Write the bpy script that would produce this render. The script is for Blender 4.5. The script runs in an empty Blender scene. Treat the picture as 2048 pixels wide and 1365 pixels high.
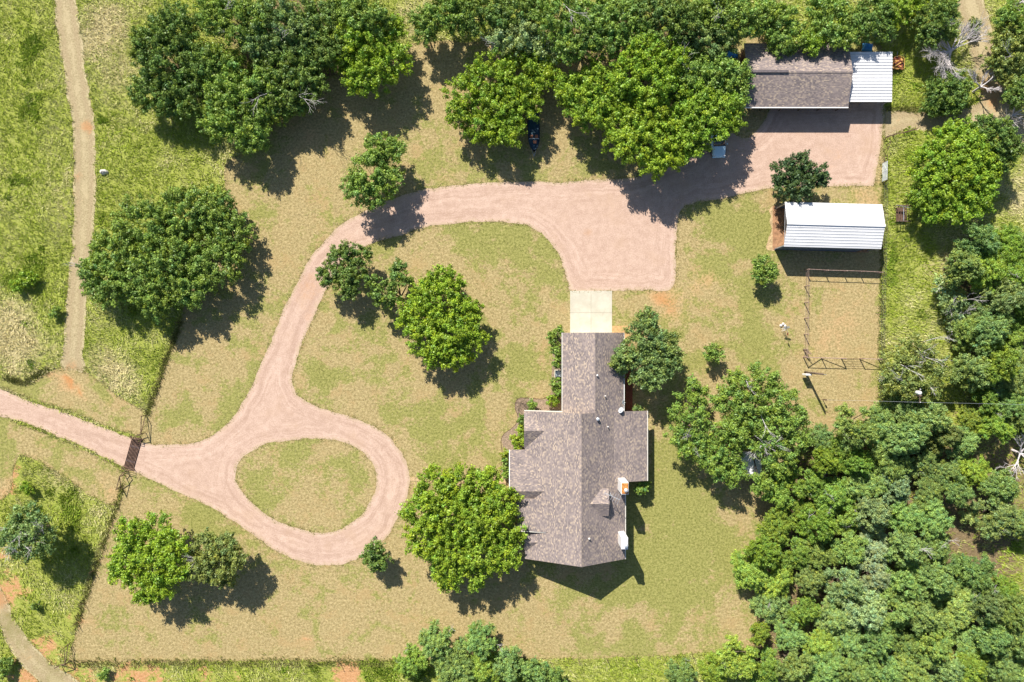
import bpy, math, random
import numpy as np
from mathutils import Vector, Matrix
from mathutils.geometry import delaunay_2d_cdt

SC = bpy.context.scene
COL = SC.collection
random.seed(7)
S = 0.066            # metres on the ground per photograph pixel
H = 1365 * S         # height of the drone above the ground
R = math.radians

# ------------------------------------------------------------------ camera, sky, sun
cam_d = bpy.data.cameras.new('camera')
cam_d.lens = 24; cam_d.sensor_width = 36; cam_d.clip_end = 2000
cam = bpy.data.objects.new('camera', cam_d); COL.objects.link(cam)
cam.location = (0, 0, H); cam.rotation_euler = (0, 0, 0)
SC.camera = cam
SUN_EL = R(40.5)
SUN_AZ = math.atan2(0.44, 0.90)          # shadows fall this far right of straight down
w = bpy.data.worlds.new('World'); SC.world = w; w.use_nodes = True
nt = w.node_tree
bg = nt.nodes['Background']
sky = nt.nodes.new('ShaderNodeTexSky'); sky.sky_type = 'NISHITA'; sky.sun_disc = False
sky.sun_elevation = SUN_EL; sky.sun_rotation = -SUN_AZ; sky.air_density = 1.0; sky.dust_density = 0.6
nt.links.new(sky.outputs[0], bg.inputs[0]); bg.inputs[1].default_value = 0.07
sd = bpy.data.lights.new('sun', 'SUN'); sd.energy = 5.0; sd.angle = R(0.5); sd.color = (1.0, 0.94, 0.85)
sun = bpy.data.objects.new('sun', sd); COL.objects.link(sun)
LDIR = Vector((math.sin(SUN_AZ) * math.cos(SUN_EL), -math.cos(SUN_AZ) * math.cos(SUN_EL), -math.sin(SUN_EL)))
sun.rotation_euler = LDIR.to_track_quat('-Z', 'Y').to_euler()
sun.location = (-30, 60, 80)
vs = SC.view_settings
vs.view_transform = 'Standard'; vs.look = 'None'; vs.exposure = 0.64; vs.gamma = 1; vs.use_curve_mapping = False
SC.cycles.max_bounces = 6; SC.cycles.transparent_max_bounces = 4

# ------------------------------------------------------------------ helpers
def P(px, py, h=0.0):
    k = S * (H - h) / H
    return Vector(((px - 1024) * k, (682.5 - py) * k, h))
def PX(a):
    a = np.asarray(a, float)
    return np.stack([(a[:, 0] - 1024) * S, (682.5 - a[:, 1]) * S], 1)

def tag(o, label=None, cat=None, group=None, kind=None):
    if label: o['label'] = label
    if cat: o['category'] = cat
    if group: o['group'] = group
    if kind: o['kind'] = kind
    return o
def thing(name, label, cat, loc=(0, 0, 0), rz=0, group=None):
    o = bpy.data.objects.new(name, None); COL.objects.link(o)
    o.location = loc; o.rotation_euler = (0, 0, rz); o.empty_display_size = 0.3
    return tag(o, label, cat, group)
def link(name, me, parent=None, loc=None, rz=None, scale=None):
    o = bpy.data.objects.new(name, me); COL.objects.link(o)
    if parent: o.parent = parent
    if loc is not None: o.location = loc
    if rz is not None: o.rotation_euler = (0, 0, rz)
    if scale is not None: o.scale = scale
    return o
def fast_mesh(name, V, F, mat, col=None, smooth=False):
    V = np.asarray(V, np.float32); F = np.asarray(F, np.int32)
    k = F.shape[1]; me = bpy.data.meshes.new(name)
    me.vertices.add(len(V)); me.vertices.foreach_set('co', V.ravel())
    me.loops.add(F.size); me.loops.foreach_set('vertex_index', F.ravel())
    me.polygons.add(len(F)); me.polygons.foreach_set('loop_start', np.arange(0, F.size, k, dtype=np.int32))
    if col is not None:
        a = me.attributes.new('tint', 'FLOAT_COLOR', 'POINT')
        c = np.ones((len(V), 4), np.float32); c[:, :3] = col
        a.data.foreach_set('color', c.ravel())
    me.materials.append(mat); me.update(calc_edges=True); me.validate()
    if smooth: me.polygons.foreach_set('use_smooth', np.ones(len(F), bool))
    return me
class MB:
    def __init__(s): s.v = []; s.f = []; s.uv = {}
    def poly(s, pts, uv=None):
        n = len(s.v); s.v += [tuple(p) for p in pts]; s.f.append(list(range(n, n + len(pts))))
        if uv: s.uv[len(s.f) - 1] = uv
    def box(s, x0, x1, y0, y1, z0, z1):
        n = len(s.v)
        s.v += [(x0, y0, z0), (x1, y0, z0), (x1, y1, z0), (x0, y1, z0), (x0, y0, z1), (x1, y0, z1), (x1, y1, z1), (x0, y1, z1)]
        s.f += [[n + i for i in q] for q in ((3, 2, 1, 0), (4, 5, 6, 7), (0, 1, 5, 4), (1, 2, 6, 5), (2, 3, 7, 6), (3, 0, 4, 7))]
        return s
    def tube(s, a, b, r0, r1=None, n=6, cap=True):
        a = Vector(a); b = Vector(b); r1 = r0 if r1 is None else r1
        d = (b - a)
        if d.length < 1e-6: return s
        d.normalize(); u = d.orthogonal().normalized(); w_ = d.cross(u)
        k = len(s.v)
        for c, r in ((a, r0), (b, r1)):
            for i in range(n):
                t = 2 * math.pi * i / n
                s.v.append(tuple(c + (u * math.cos(t) + w_ * math.sin(t)) * r))
        for i in range(n):
            j = (i + 1) % n
            s.f.append([k + i, k + j, k + n + j, k + n + i])
        if cap:
            s.f.append([k + i for i in range(n)][::-1]); s.f.append([k + n + i for i in range(n)])
        return s
    def prism(s, pts, z0, z1):
        n = len(pts); k = len(s.v)
        s.v += [(p[0], p[1], z0) for p in pts] + [(p[0], p[1], z1) for p in pts]
        s.f.append([k + i for i in range(n)][::-1]); s.f.append([k + n + i for i in range(n)])
        for i in range(n):
            j = (i + 1) % n; s.f.append([k + i, k + j, k + n + j, k + n + i])
        return s
    def lathe(s, c, prof, n=14):
        k = len(s.v)
        for (r, z) in prof:
            for i in range(n):
                t = 2 * math.pi * i / n; s.v.append((c[0] + r * math.cos(t), c[1] + r * math.sin(t), c[2] + z))
        for q in range(len(prof) - 1):
            for i in range(n):
                j = (i + 1) % n; s.f.append([k + q * n + i, k + q * n + j, k + (q + 1) * n + j, k + (q + 1) * n + i])
        s.f.append([k + i for i in range(n)][::-1]); m = k + (len(prof) - 1) * n; s.f.append([m + i for i in range(n)])
        return s
    def mesh(s, name, mat, smooth=False):
        me = bpy.data.meshes.new(name); me.from_pydata(s.v, [], s.f)
        if s.uv:
            l = me.uv_layers.new(name='UVMap')
            for fi, uv in s.uv.items():
                p = me.polygons[fi]
                for q, li in enumerate(p.loop_indices): l.data[li].uv = uv[q]
        me.materials.append(mat)
        if smooth: me.polygons.foreach_set('use_smooth', np.ones(len(me.polygons), bool))
        me.update(); return me
    def build(s, name, mat, parent=None, smooth=False, bevel=0):
        o = link(name, s.mesh(name, mat, smooth), parent)
        if bevel:
            b = o.modifiers.new('bevel', 'BEVEL'); b.width = bevel; b.segments = 2; b.limit_method = 'ANGLE'
        return o

# ------------------------------------------------------------------ materials
class NT:
    def __init__(s, name):
        s.m = bpy.data.materials.new(name); s.m.use_nodes = True; s.t = s.m.node_tree; s.t.nodes.clear()
        s.out = s.t.nodes.new('ShaderNodeOutputMaterial')
    def n(s, typ, **kw):
        x = s.t.nodes.new('ShaderNode' + typ)
        for k, v in kw.items(): setattr(x, k, v)
        return x
    def l(s, a, b): s.t.links.new(a, b)
    def val(s, sock, v):
        if hasattr(v, 'is_output') or isinstance(v, bpy.types.NodeSocket): s.l(v, sock)
        else: sock.default_value = v
    def noise(s, vec, scale, detail=3, rough=0.6, dist=0.0):
        x = s.n('TexNoise'); s.l(vec, x.inputs['Vector']); x.inputs['Scale'].default_value = scale
        x.inputs['Detail'].default_value = detail; x.inputs['Roughness'].default_value = rough; x.inputs['Distortion'].default_value = dist
        return x.outputs[0]
    def math(s, op, a, b=0.0, c=None, clamp=False):
        x = s.n('Math', operation=op, use_clamp=clamp); s.val(x.inputs[0], a); s.val(x.inputs[1], b)
        if c is not None: s.val(x.inputs[2], c)
        return x.outputs[0]
    def ramp(s, f, a, b):       # smoothstep a..b
        x = s.n('MapRange', interpolation_type='SMOOTHSTEP'); s.val(x.inputs[0], f)
        x.inputs[1].default_value = a; x.inputs[2].default_value = b
        return x.outputs[0]
    def mix(s, f, a, b, blend='MIX'):
        x = s.n('Mix', data_type='RGBA', blend_type=blend); s.val(x.inputs[0], f)
        for i, c in ((6, a), (7, b)):
            if isinstance(c, tuple): x.inputs[i].default_value = (*c, 1) if len(c) == 3 else c
            else: s.l(c, x.inputs[i])
        return x.outputs[2]
    def attr(s, name, color=False):
        x = s.n('Attribute', attribute_name=name); return x.outputs[0] if color else x.outputs[2]
    def pos(s): return s.n('NewGeometry').outputs['Position']
    def obj(s): return s.n('TexCoord').outputs['Object']
    def scale(s, vec, sc, rot=0.0):
        x = s.n('Mapping'); s.l(vec, x.inputs[0]); x.inputs['Scale'].default_value = sc; x.inputs['Rotation'].default_value = (0, 0, rot)
        return x.outputs[0]
    def bsdf(s, col, rough=0.8, metal=0.0, bump=None, bstr=0.3, bdist=0.02, spec=0.3):
        b = s.n('BsdfPrincipled')
        if isinstance(col, tuple): b.inputs['Base Color'].default_value = (*col, 1)
        else: s.l(col, b.inputs['Base Color'])
        s.val(b.inputs['Roughness'], rough); b.inputs['Metallic'].default_value = metal
        b.inputs['Specular IOR Level'].default_value = spec
        if bump is not None:
            u = s.n('Bump'); u.inputs['Strength'].default_value = bstr; u.inputs['Distance'].default_value = bdist
            s.l(bump, u.inputs['Height']); s.l(u.outputs[0], b.inputs['Normal'])
        s.l(b.outputs[0], s.out.inputs[0]); return s.m

def mat_simple(name, c, rough=0.7, metal=0.0, var=0.25, sc=3.0, spec=0.3):
    t = NT(name); p = t.pos(); n = t.noise(p, sc, 4)
    d = tuple(x * (1 - var) for x in c); b = tuple(min(1, x * (1 + var)) for x in c)
    return t.bsdf(t.mix(t.ramp(n, 0.3, 0.7), d, b), rough, metal, spec=spec)

def mat_leaf():
    t = NT('leaf'); c = t.mix(1.0, t.attr('tint', True), t.n('ObjectInfo').outputs['Color'], 'MULTIPLY')
    d = t.n('BsdfDiffuse'); t.l(c, d.inputs[0])
    tr = t.n('BsdfTranslucent'); c2 = t.mix(1.0, c, (1.25, 1.2, 0.6), 'MULTIPLY'); t.l(c2, tr.inputs[0])
    g = t.n('BsdfGlossy'); g.inputs['Roughness'].default_value = 0.45; g.inputs[0].default_value = (0.5, 0.55, 0.5, 1)
    m1 = t.n('MixShader'); m1.inputs[0].default_value = 0.16; t.l(d.outputs[0], m1.inputs[1]); t.l(tr.outputs[0], m1.inputs[2])
    m2 = t.n('MixShader'); m2.inputs[0].default_value = 0.045; t.l(m1.outputs[0], m2.inputs[1]); t.l(g.outputs[0], m2.inputs[2])
    t.l(m2.outputs[0], t.out.inputs[0]); return t.m
def mat_blade():
    t = NT('grass_blade'); c = t.attr('tint', True)
    d = t.n('BsdfDiffuse'); t.l(c, d.inputs[0]); tr = t.n('BsdfTranslucent'); t.l(c, tr.inputs[0])
    m1 = t.n('MixShader'); m1.inputs[0].default_value = 0.3; t.l(d.outputs[0], m1.inputs[1]); t.l(tr.outputs[0], m1.inputs[2])
    t.l(m1.outputs[0], t.out.inputs[0]); return t.m
def mat_lawn():
    t = NT('mown_lawn'); p = t.pos()
    g = t.attr('green'); so = t.attr('soil')
    big = t.noise(p, 0.13, 4, 0.62); mid = t.noise(p, 0.55, 5, 0.7); fine = t.noise(p, 3.4, 4, 0.8); grain = t.noise(t.scale(p, (1.3, 2.6, 1), 0.6), 1.7, 4, 0.8, 0.6)
    dry = t.mix(t.ramp(fine, 0.33, 0.67), (0.245, 0.185, 0.080), (0.550, 0.440, 0.225))
    dry = t.mix(t.math('MULTIPLY', t.ramp(grain, 0.40, 0.66), 0.55), dry, (0.30, 0.245, 0.105))
    dry = t.mix(t.math('MULTIPLY', t.ramp(t.noise(p, 0.34, 4, 0.65), 0.5, 0.66), 0.5), dry, (0.42, 0.29, 0.135))
    grn = t.mix(t.ramp(fine, 0.3, 0.7), (0.150, 0.165, 0.036), (0.375, 0.360, 0.118))
    f = t.math('ADD', t.math('ADD', t.math('MULTIPLY', g, 1.35), 0.10), t.math('ADD', t.math('MULTIPLY', t.math('SUBTRACT', mid, 0.5), 3.6), t.math('MULTIPLY', t.math('SUBTRACT', t.noise(p, 0.26, 3, 0.6, 0.8), 0.5), 3.0)))
    f = t.math('ADD', f, t.math('MULTIPLY', t.math('SUBTRACT', big, 0.5), 3.0))
    f = t.math('ADD', f, t.math('MULTIPLY', t.math('SUBTRACT', grain, 0.5), 2.0))
    c = t.mix(t.math('MULTIPLY', t.ramp(f, 0.08, 0.72), 0.92), dry, grn)
    soil = t.mix(t.ramp(fine, 0.3, 0.7), (0.42, 0.255, 0.120), (0.60, 0.40, 0.215))
    soil = t.mix(t.ramp(so, 0.6, 0.95), soil, (0.52, 0.235, 0.09))
    sf = t.math('ADD', so, t.math('ADD', t.math('MULTIPLY', t.math('SUBTRACT', mid, 0.5), 2.6), t.math('MULTIPLY', t.math('SUBTRACT', fine, 0.5), 2.4)))
    sf = t.math('ADD', sf, t.math('MULTIPLY', t.math('SUBTRACT', so, 0.35), 0.35))
    c = t.mix(t.math('MULTIPLY', t.ramp(sf, 0.3, 1.05), t.math('MULTIPLY_ADD', t.ramp(so, 0.3, 0.8), 0.45, 0.40)), c, soil)
    return t.bsdf(c, 0.95, bump=t.math('ADD', fine, grain), bstr=0.6, bdist=0.06, spec=0.1)
def mat_pasture():
    t = NT('rough_pasture'); p = t.pos()
    st = t.attr('straw'); so = t.attr('soil'); g = t.attr('green')
    big = t.noise(p, 0.16, 4, 0.6); mid = t.noise(p, 0.8, 5, 0.72); fine = t.noise(p, 3.4, 4, 0.8)
    a = t.mix(t.ramp(fine, 0.3, 0.7), (0.210, 0.250, 0.042), (0.400, 0.425, 0.100))
    b = t.mix(t.ramp(fine, 0.3, 0.7), (0.300, 0.255, 0.110), (0.520, 0.450, 0.250))
    f = t.math('ADD', st, t.math('ADD', t.math('MULTIPLY', t.math('SUBTRACT', mid, 0.5), 1.8), t.math('MULTIPLY', t.math('SUBTRACT', big, 0.5), 1.4)))
    c = t.mix(t.ramp(f, 0.05, 0.8), a, b)
    gr = t.mix(t.ramp(fine, 0.3, 0.7), (0.16, 0.225, 0.032), (0.30, 0.37, 0.075))
    c = t.mix(t.math('MULTIPLY', t.ramp(t.math('ADD', g, t.math('MULTIPLY', t.math('SUBTRACT', mid, 0.5), 3.6)), 0.3, 1.1), 0.8), c, gr)
    soil = t.mix(t.ramp(fine, 0.3, 0.7), (0.42, 0.205, 0.085), (0.60, 0.36, 0.185))
    sf = t.math('ADD', so, t.math('ADD', t.math('MULTIPLY', t.math('SUBTRACT', mid, 0.5), 3.4), t.math('MULTIPLY', t.math('SUBTRACT', fine, 0.5), 1.4)))
    c = t.mix(t.math('MULTIPLY', t.ramp(sf, 0.35, 0.95), t.ramp(so, 0.05, 0.3)), c, soil)
    lit = t.mix(t.ramp(fine, 0.3, 0.7), (0.13, 0.095, 0.05), (0.30, 0.225, 0.125))
    c = t.mix(t.ramp(t.math('ADD', t.attr('litter'), t.math('MULTIPLY', t.math('SUBTRACT', mid, 0.5), 1.5)), 0.3, 0.8), c, lit)
    return t.bsdf(c, 0.95, bump=t.math('ADD', fine, mid), bstr=0.7, bdist=0.10, spec=0.1)
def mat_gravel():
    t = NT('pink_gravel'); p = t.pos(); ed = t.attr('edge')
    big = t.noise(p, 0.25, 4, 0.6); fine = t.noise(p, 7.0, 3, 0.75); mid = t.noise(p, 1.1, 4, 0.65)
    wob = t.math('MULTIPLY', t.math('SUBTRACT', big, 0.5), 1.2)
    ew = t.math('ADD', ed, wob)
    lane = t.math('SINE', t.math('MULTIPLY', ew, 4.2))
    sx = t.n('SeparateXYZ'); t.l(p, sx.inputs[0]); cx = t.n('CombineXYZ')
    t.l(t.math('MULTIPLY', ew, 3.0), cx.inputs[0]); t.l(t.math('MULTIPLY', sx.outputs[0], 0.16), cx.inputs[1]); t.l(t.math('MULTIPLY', sx.outputs[1], 0.16), cx.inputs[2])
    stk = t.math('SUBTRACT', t.noise(cx.outputs[0], 1.0, 4, 0.65), 0.5)
    la = t.math('ADD', t.math('MULTIPLY', stk, t.math('MULTIPLY_ADD', t.ramp(ed, 3.6, 1.6), 0.62, 0.10)), t.math('MULTIPLY', t.math('MULTIPLY', lane, 0.05), t.ramp(ed, 3.6, 1.0)))
    f = t.math('ADD', t.math('ADD', t.math('MULTIPLY_ADD', mid, 0.55, 0.22), la), t.math('MULTIPLY', t.math('SUBTRACT', fine, 0.5), 0.9))
    c = t.mix(t.ramp(f, 0.22, 0.80), (0.430, 0.292, 0.222), (0.630, 0.462, 0.368))
    c = t.mix(t.math('MULTIPLY', t.ramp(big, 0.5, 0.75), 0.55), c, (0.500, 0.345, 0.245))
    so = t.math('ADD', t.attr('soil'), t.math('MULTIPLY', t.math('SUBTRACT', mid, 0.5), 0.8))
    c = t.mix(t.ramp(so, 0.25, 0.9), c, (0.47, 0.27, 0.15))
    sp = t.ramp(t.noise(p, 3.2, 5, 0.85), 0.67, 0.76)
    c = t.mix(t.math('MULTIPLY', sp, 0.5), c, (0.25, 0.155, 0.115))
    e = t.ramp(t.math('ADD', ed, t.math('MULTIPLY', t.math('SUBTRACT', mid, 0.5), 1.2)), 0.55, 0.0)
    c = t.mix(t.math('MULTIPLY', e, 0.6), c, (0.50, 0.385, 0.255))
    return t.bsdf(c, 0.95, bump=fine, bstr=0.6, bdist=0.05, spec=0.1)
def mat_track():
    t = NT('mown_track'); p = t.pos(); ed = t.attr('edge')
    fine = t.noise(p, 5.0, 3, 0.75); mid = t.noise(p, 0.7, 4, 0.65)
    c = t.mix(t.ramp(fine, 0.3, 0.7), (0.285, 0.225, 0.120), (0.500, 0.415, 0.250))
    ew = t.math('ADD', ed, t.math('MULTIPLY', t.math('SUBTRACT', mid, 0.5), 1.1))
    rut = t.math('MULTIPLY', t.ramp(ew, 0.25, 0.5), t.ramp(ew, 1.05, 0.8))
    c = t.mix(t.math('MULTIPLY', rut, 0.4), c, (0.36, 0.275, 0.165))
    c = t.mix(t.math('MULTIPLY', t.ramp(ew, 0.35, 0.1), 0.6), c, (0.55, 0.47, 0.28))
    c = t.mix(t.math('MULTIPLY', t.ramp(ew, 1.05, 1.35), 0.5), c, (0.52, 0.43, 0.26))
    so = t.math('ADD', t.attr('soil'), t.math('ADD', t.math('MULTIPLY', t.math('SUBTRACT', mid, 0.5), 1.6), t.math('MULTIPLY', t.math('SUBTRACT', fine, 0.5), 1.2)))
    c = t.mix(t.math('MULTIPLY', t.ramp(so, 0.3, 1.0), 0.75), c, t.mix(fine, (0.40, 0.18, 0.07), (0.55, 0.30, 0.14)))
    gg = t.math('ADD', t.attr('green'), t.math('MULTIPLY', t.math('SUBTRACT', mid, 0.5), 0.9))
    c = t.mix(t.ramp(gg, 0.3, 0.9), c, (0.21, 0.20, 0.065))
    return t.bsdf(c, 0.95, bump=fine, bstr=0.6, bdist=0.06, spec=0.1)
def mat_shingle():
    t = NT('shingle_roof'); uv = t.n('TexCoord').outputs['UV']
    sep = t.n('SeparateXYZ'); t.l(uv, sep.inputs[0]); u, v = sep.outputs[0], sep.outputs[1]
    vr = t.math('DIVIDE', v, 0.145); row = t.math('FLOOR', vr); fr = t.math('FRACT', vr)
    wn = t.n('TexWhiteNoise', noise_dimensions='1D'); t.l(row, wn.inputs['W'])
    uc = t.math('ADD', t.math('DIVIDE', u, 0.24), t.math('MULTIPLY', wn.outputs[0], 9.0)); cu = t.math('FLOOR', uc); fu = t.math('FRACT', uc)
    cb = t.n('CombineXYZ'); t.l(cu, cb.inputs[0]); t.l(row, cb.inputs[1])
    w2 = t.n('TexWhiteNoise', noise_dimensions='2D'); t.l(cb.outputs[0], w2.inputs['Vector'])
    cr = t.n('ValToRGB'); cr.color_ramp.interpolation = 'LINEAR'
    E = cr.color_ramp.elements
    E[0].position = 0; E[0].color = (0.165, 0.140, 0.142, 1); E[1].position = 1; E[1].color = (0.50, 0.40, 0.30, 1)
    for q, c in ((0.35, (0.220, 0.185, 0.183)), (0.62, (0.285, 0.235, 0.222)), (0.82, (0.36, 0.29, 0.245))):
        e = E.new(q); e.color = (*c, 1)
    t.l(w2.outputs[0], cr.inputs[0])
    gap = t.math('MAXIMUM', t.ramp(fr, 0.16, 0.04), t.ramp(fu, 0.07, 0.02))
    c = t.mix(t.math('MULTIPLY', gap, 0.35), cr.outputs[0], (0.12, 0.10, 0.10))
    big = t.noise(t.pos(), 0.35, 4, 0.6)
    c = t.mix(t.math('MULTIPLY', t.ramp(big, 0.35, 0.7), 0.3), c, (0.37, 0.30, 0.275))
    c = t.mix(t.math('MULTIPLY', t.ramp(t.noise(t.pos(), 9, 3), 0.4, 0.65), 0.2), c, (0.42, 0.35, 0.31))
    return t.bsdf(c, 0.92, bump=t.math('SUBTRACT', w2.outputs[0], gap), bstr=0.5, bdist=0.02, spec=0.15)
def mat_metal_white():
    t = NT('white_metal'); p = t.pos(); n = t.noise(p, 0.8, 5, 0.7); n2 = t.noise(t.scale(p, (0.4, 6, 1)), 1.6, 4, 0.75)
    c = t.mix(t.ramp(n, 0.55, 0.8), (0.76, 0.76, 0.77), (0.64, 0.63, 0.62))
    c = t.mix(t.math('MULTIPLY', t.ramp(n2, 0.56, 0.72), 0.5), c, (0.42, 0.37, 0.34))
    return t.bsdf(c, 0.4, 0.0, spec=0.5)
def mat_concrete():
    t = NT('concrete'); p = t.pos(); n = t.noise(p, 0.7, 5, 0.65); f = t.noise(p, 9, 3)
    c = t.mix(t.ramp(n, 0.3, 0.75), (0.50, 0.465, 0.37), (0.60, 0.565, 0.46))
    c = t.mix(t.math('MULTIPLY', t.ramp(f, 0.5, 0.8), 0.3), c, (0.42, 0.38, 0.30))
    c = t.mix(t.math('MULTIPLY', t.ramp(t.noise(t.scale(p, (2.2, 0.5, 1)), 0.9, 5, 0.75), 0.55, 0.7), 0.35), c, (0.40, 0.36, 0.29))
    return t.bsdf(c, 0.9, bump=f, bstr=0.2)
def mat_rustcap():
    t = NT('rusty_cap'); n = t.noise(t.pos(), 5, 5, 0.7)
    return t.bsdf(t.mix(t.ramp(n, 0.35, 0.65), (0.36, 0.12, 0.02), (0.62, 0.30, 0.09)), 0.8)
M = dict(leaf=mat_leaf(), blade=mat_blade(), lawn=mat_lawn(), pasture=mat_pasture(), gravel=mat_gravel(), track=mat_track(),
         shingle=mat_shingle(), wmetal=mat_metal_white(), concrete=mat_concrete(), rustcap=mat_rustcap(),
         bark=mat_simple('bark', (0.11, 0.085, 0.065), 0.95, var=0.4, sc=6), deadwood=mat_simple('dead_wood', (0.56, 0.52, 0.52), 0.9, var=0.25, sc=5),
         rust=mat_simple('rusty_pipe', (0.13, 0.078, 0.055), 0.85, var=0.45, sc=9), pinkpipe=mat_simple('faded_red_pipe', (0.36, 0.25, 0.215), 0.7, var=0.25, sc=6),
         galv=mat_simple('galvanised', (0.50, 0.52, 0.55), 0.4, 0.6, var=0.15), bluegate=mat_simple('pale_gate_paint', (0.62, 0.66, 0.70), 0.45, 0.0, var=0.1),
         white=mat_simple('white_paint', (0.78, 0.77, 0.75), 0.6, var=0.04), trim=mat_simple('cream_trim', (0.70, 0.67, 0.60), 0.7, var=0.06),
         wall=mat_simple('limestone_wall', (0.46, 0.40, 0.30), 0.9, var=0.2, sc=4), darkwall=mat_simple('dark_metal_wall', (0.12, 0.16, 0.24), 0.5, var=0.15),
         woodwall=mat_simple('brown_wood', (0.16, 0.10, 0.065), 0.85, var=0.3, sc=6), dirt=mat_simple('shed_dirt', (0.36, 0.20, 0.11), 0.95, var=0.3, sc=2.5),
         mulch=mat_simple('mulch', (0.30, 0.22, 0.155), 0.95, var=0.35, sc=5), sand=mat_simple('orange_sand', (0.52, 0.33, 0.15), 0.95, var=0.2, sc=3),
         brick=mat_simple('red_paver', (0.23, 0.075, 0.045), 0.9, var=0.3, sc=7), glass=mat_simple('window_glass', (0.03, 0.04, 0.05), 0.08, var=0.1, spec=0.8),
         tyre=mat_simple('tyre', (0.02, 0.02, 0.02), 0.85, var=0.2), navy=mat_simple('navy_gelcoat', (0.010, 0.020, 0.045), 0.35, var=0.25, spec=0.5),
         tealdeck=mat_simple('boat_deck', (0.020, 0.055, 0.085), 0.6, var=0.3), seat=mat_simple('orange_seat', (0.42, 0.16, 0.09), 0.7, var=0.2),
         silver=mat_simple('silver_car_paint', (0.62, 0.85, 1.0), 0.2, 0.0, var=0.05, spec=0.6), blackpl=mat_simple('black_plastic', (0.015, 0.015, 0.018), 0.5, var=0.2),
         bluetarp=mat_simple('blue_tarp', (0.08, 0.36, 0.95), 0.5, var=0.2, sc=2), orangewood=mat_simple('orange_planks', (0.58, 0.32, 0.10), 0.8, var=0.35, sc=5),
         redwood=mat_simple('red_brown_board', (0.20, 0.06, 0.04), 0.8, var=0.3, sc=5), rock=mat_simple('white_rock', (0.62, 0.58, 0.55), 0.9, var=0.2, sc=4),
         polewood=mat_simple('pole_wood', (0.14, 0.10, 0.075), 0.9, var=0.3, sc=6), steel=mat_simple('pale_steel', (0.62, 0.66, 0.70), 0.35, 0.3, var=0.08),
         barrust=mat_simple('worn_rusty_bar', (0.26, 0.16, 0.115), 0.7, var=0.4, sc=4), paledirt=mat_simple('pale_dirt', (0.50, 0.36, 0.20), 0.95, var=0.3, sc=3), darkvent=mat_simple('dark_vent', (0.14, 0.12, 0.125), 0.8, var=0.2), lamp=mat_simple('lamp_lens', (0.85, 0.87, 0.9), 0.1, var=0.03, spec=0.7), tank=mat_simple('grey_tank', (0.20, 0.25, 0.28), 0.5, var=0.2))

# ------------------------------------------------------------------ ground sheets
def spline(pts, closed=True, step=0.5):
    p = np.asarray(pts, float); n = len(p); out = []
    for i in range(n if closed else n - 1):
        a, b, c, d = (p[(i - 1) % n], p[i], p[(i + 1) % n], p[(i + 2) % n]) if closed else (p[max(i - 1, 0)], p[i], p[i + 1], p[min(i + 2, n - 1)])
        k = max(1, int(np.linalg.norm(c - b) / step))
        for t in np.arange(k) / k:
            out.append(0.5 * ((2 * b) + (c - a) * t + (2 * a - 5 * b + 4 * c - d) * t * t + (3 * b - a - 3 * c + d) * t ** 3))
    if not closed: out.append(p[-1])
    return np.array(out)
def vnoise(x, y, s, seed=0):        # cheap smooth noise -1..1
    x = np.asarray(x) * s; y = np.asarray(y) * s
    def h(i, j): 
        v = np.sin(i * 127.1 + j * 311.7 + seed * 74.7) * 43758.5453
        return v - np.floor(v)
    i = np.floor(x); j = np.floor(y); u = x - i; v = y - j; u = u * u * (3 - 2 * u); v = v * v * (3 - 2 * v)
    return 2 * ((h(i, j) * (1 - u) + h(i + 1, j) * u) * (1 - v) + (h(i, j + 1) * (1 - u) + h(i + 1, j + 1) * u) * v) - 1
def ragged(p, amp):
    return p + np.stack([vnoise(p[:, 0], p[:, 1], 1.7, 3) * amp + vnoise(p[:, 0], p[:, 1], 0.5, 5) * amp, vnoise(p[:, 0], p[:, 1], 1.7, 9) * amp + vnoise(p[:, 0], p[:, 1], 0.5, 8) * amp], 1)
def inside(q, poly):
    x, y = q[:, 0], q[:, 1]; c = np.zeros(len(q), bool); a = poly; b = np.roll(poly, -1, 0)
    for (x0, y0), (x1, y1) in zip(a, b):
        if y0 == y1: continue
        m = ((y0 > y) != (y1 > y)) & (x < (x1 - x0) * (y - y0) / (y1 - y0) + x0); c ^= m
    return c
def edge_dist(q, polys):
    d = np.full(len(q), 1e9)
    for poly in polys:
        for a, b in zip(poly, np.roll(poly, -1, 0)):
            ab = b - a; l2 = ab @ ab + 1e-9; t = np.clip(((q - a) @ ab) / l2, 0, 1)
            d = np.minimum(d, ((q - a - t[:, None] * ab) ** 2).sum(1))
    return np.sqrt(d)
def blobs(q, lst):
    v = np.zeros(len(q))
    for (px, py, r, s) in lst:
        c = np.array([(px - 1024) * S, (682.5 - py) * S]); v += s * np.exp(-((q - c) ** 2).sum(1) / (r * S) ** 2)
    return v
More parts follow.
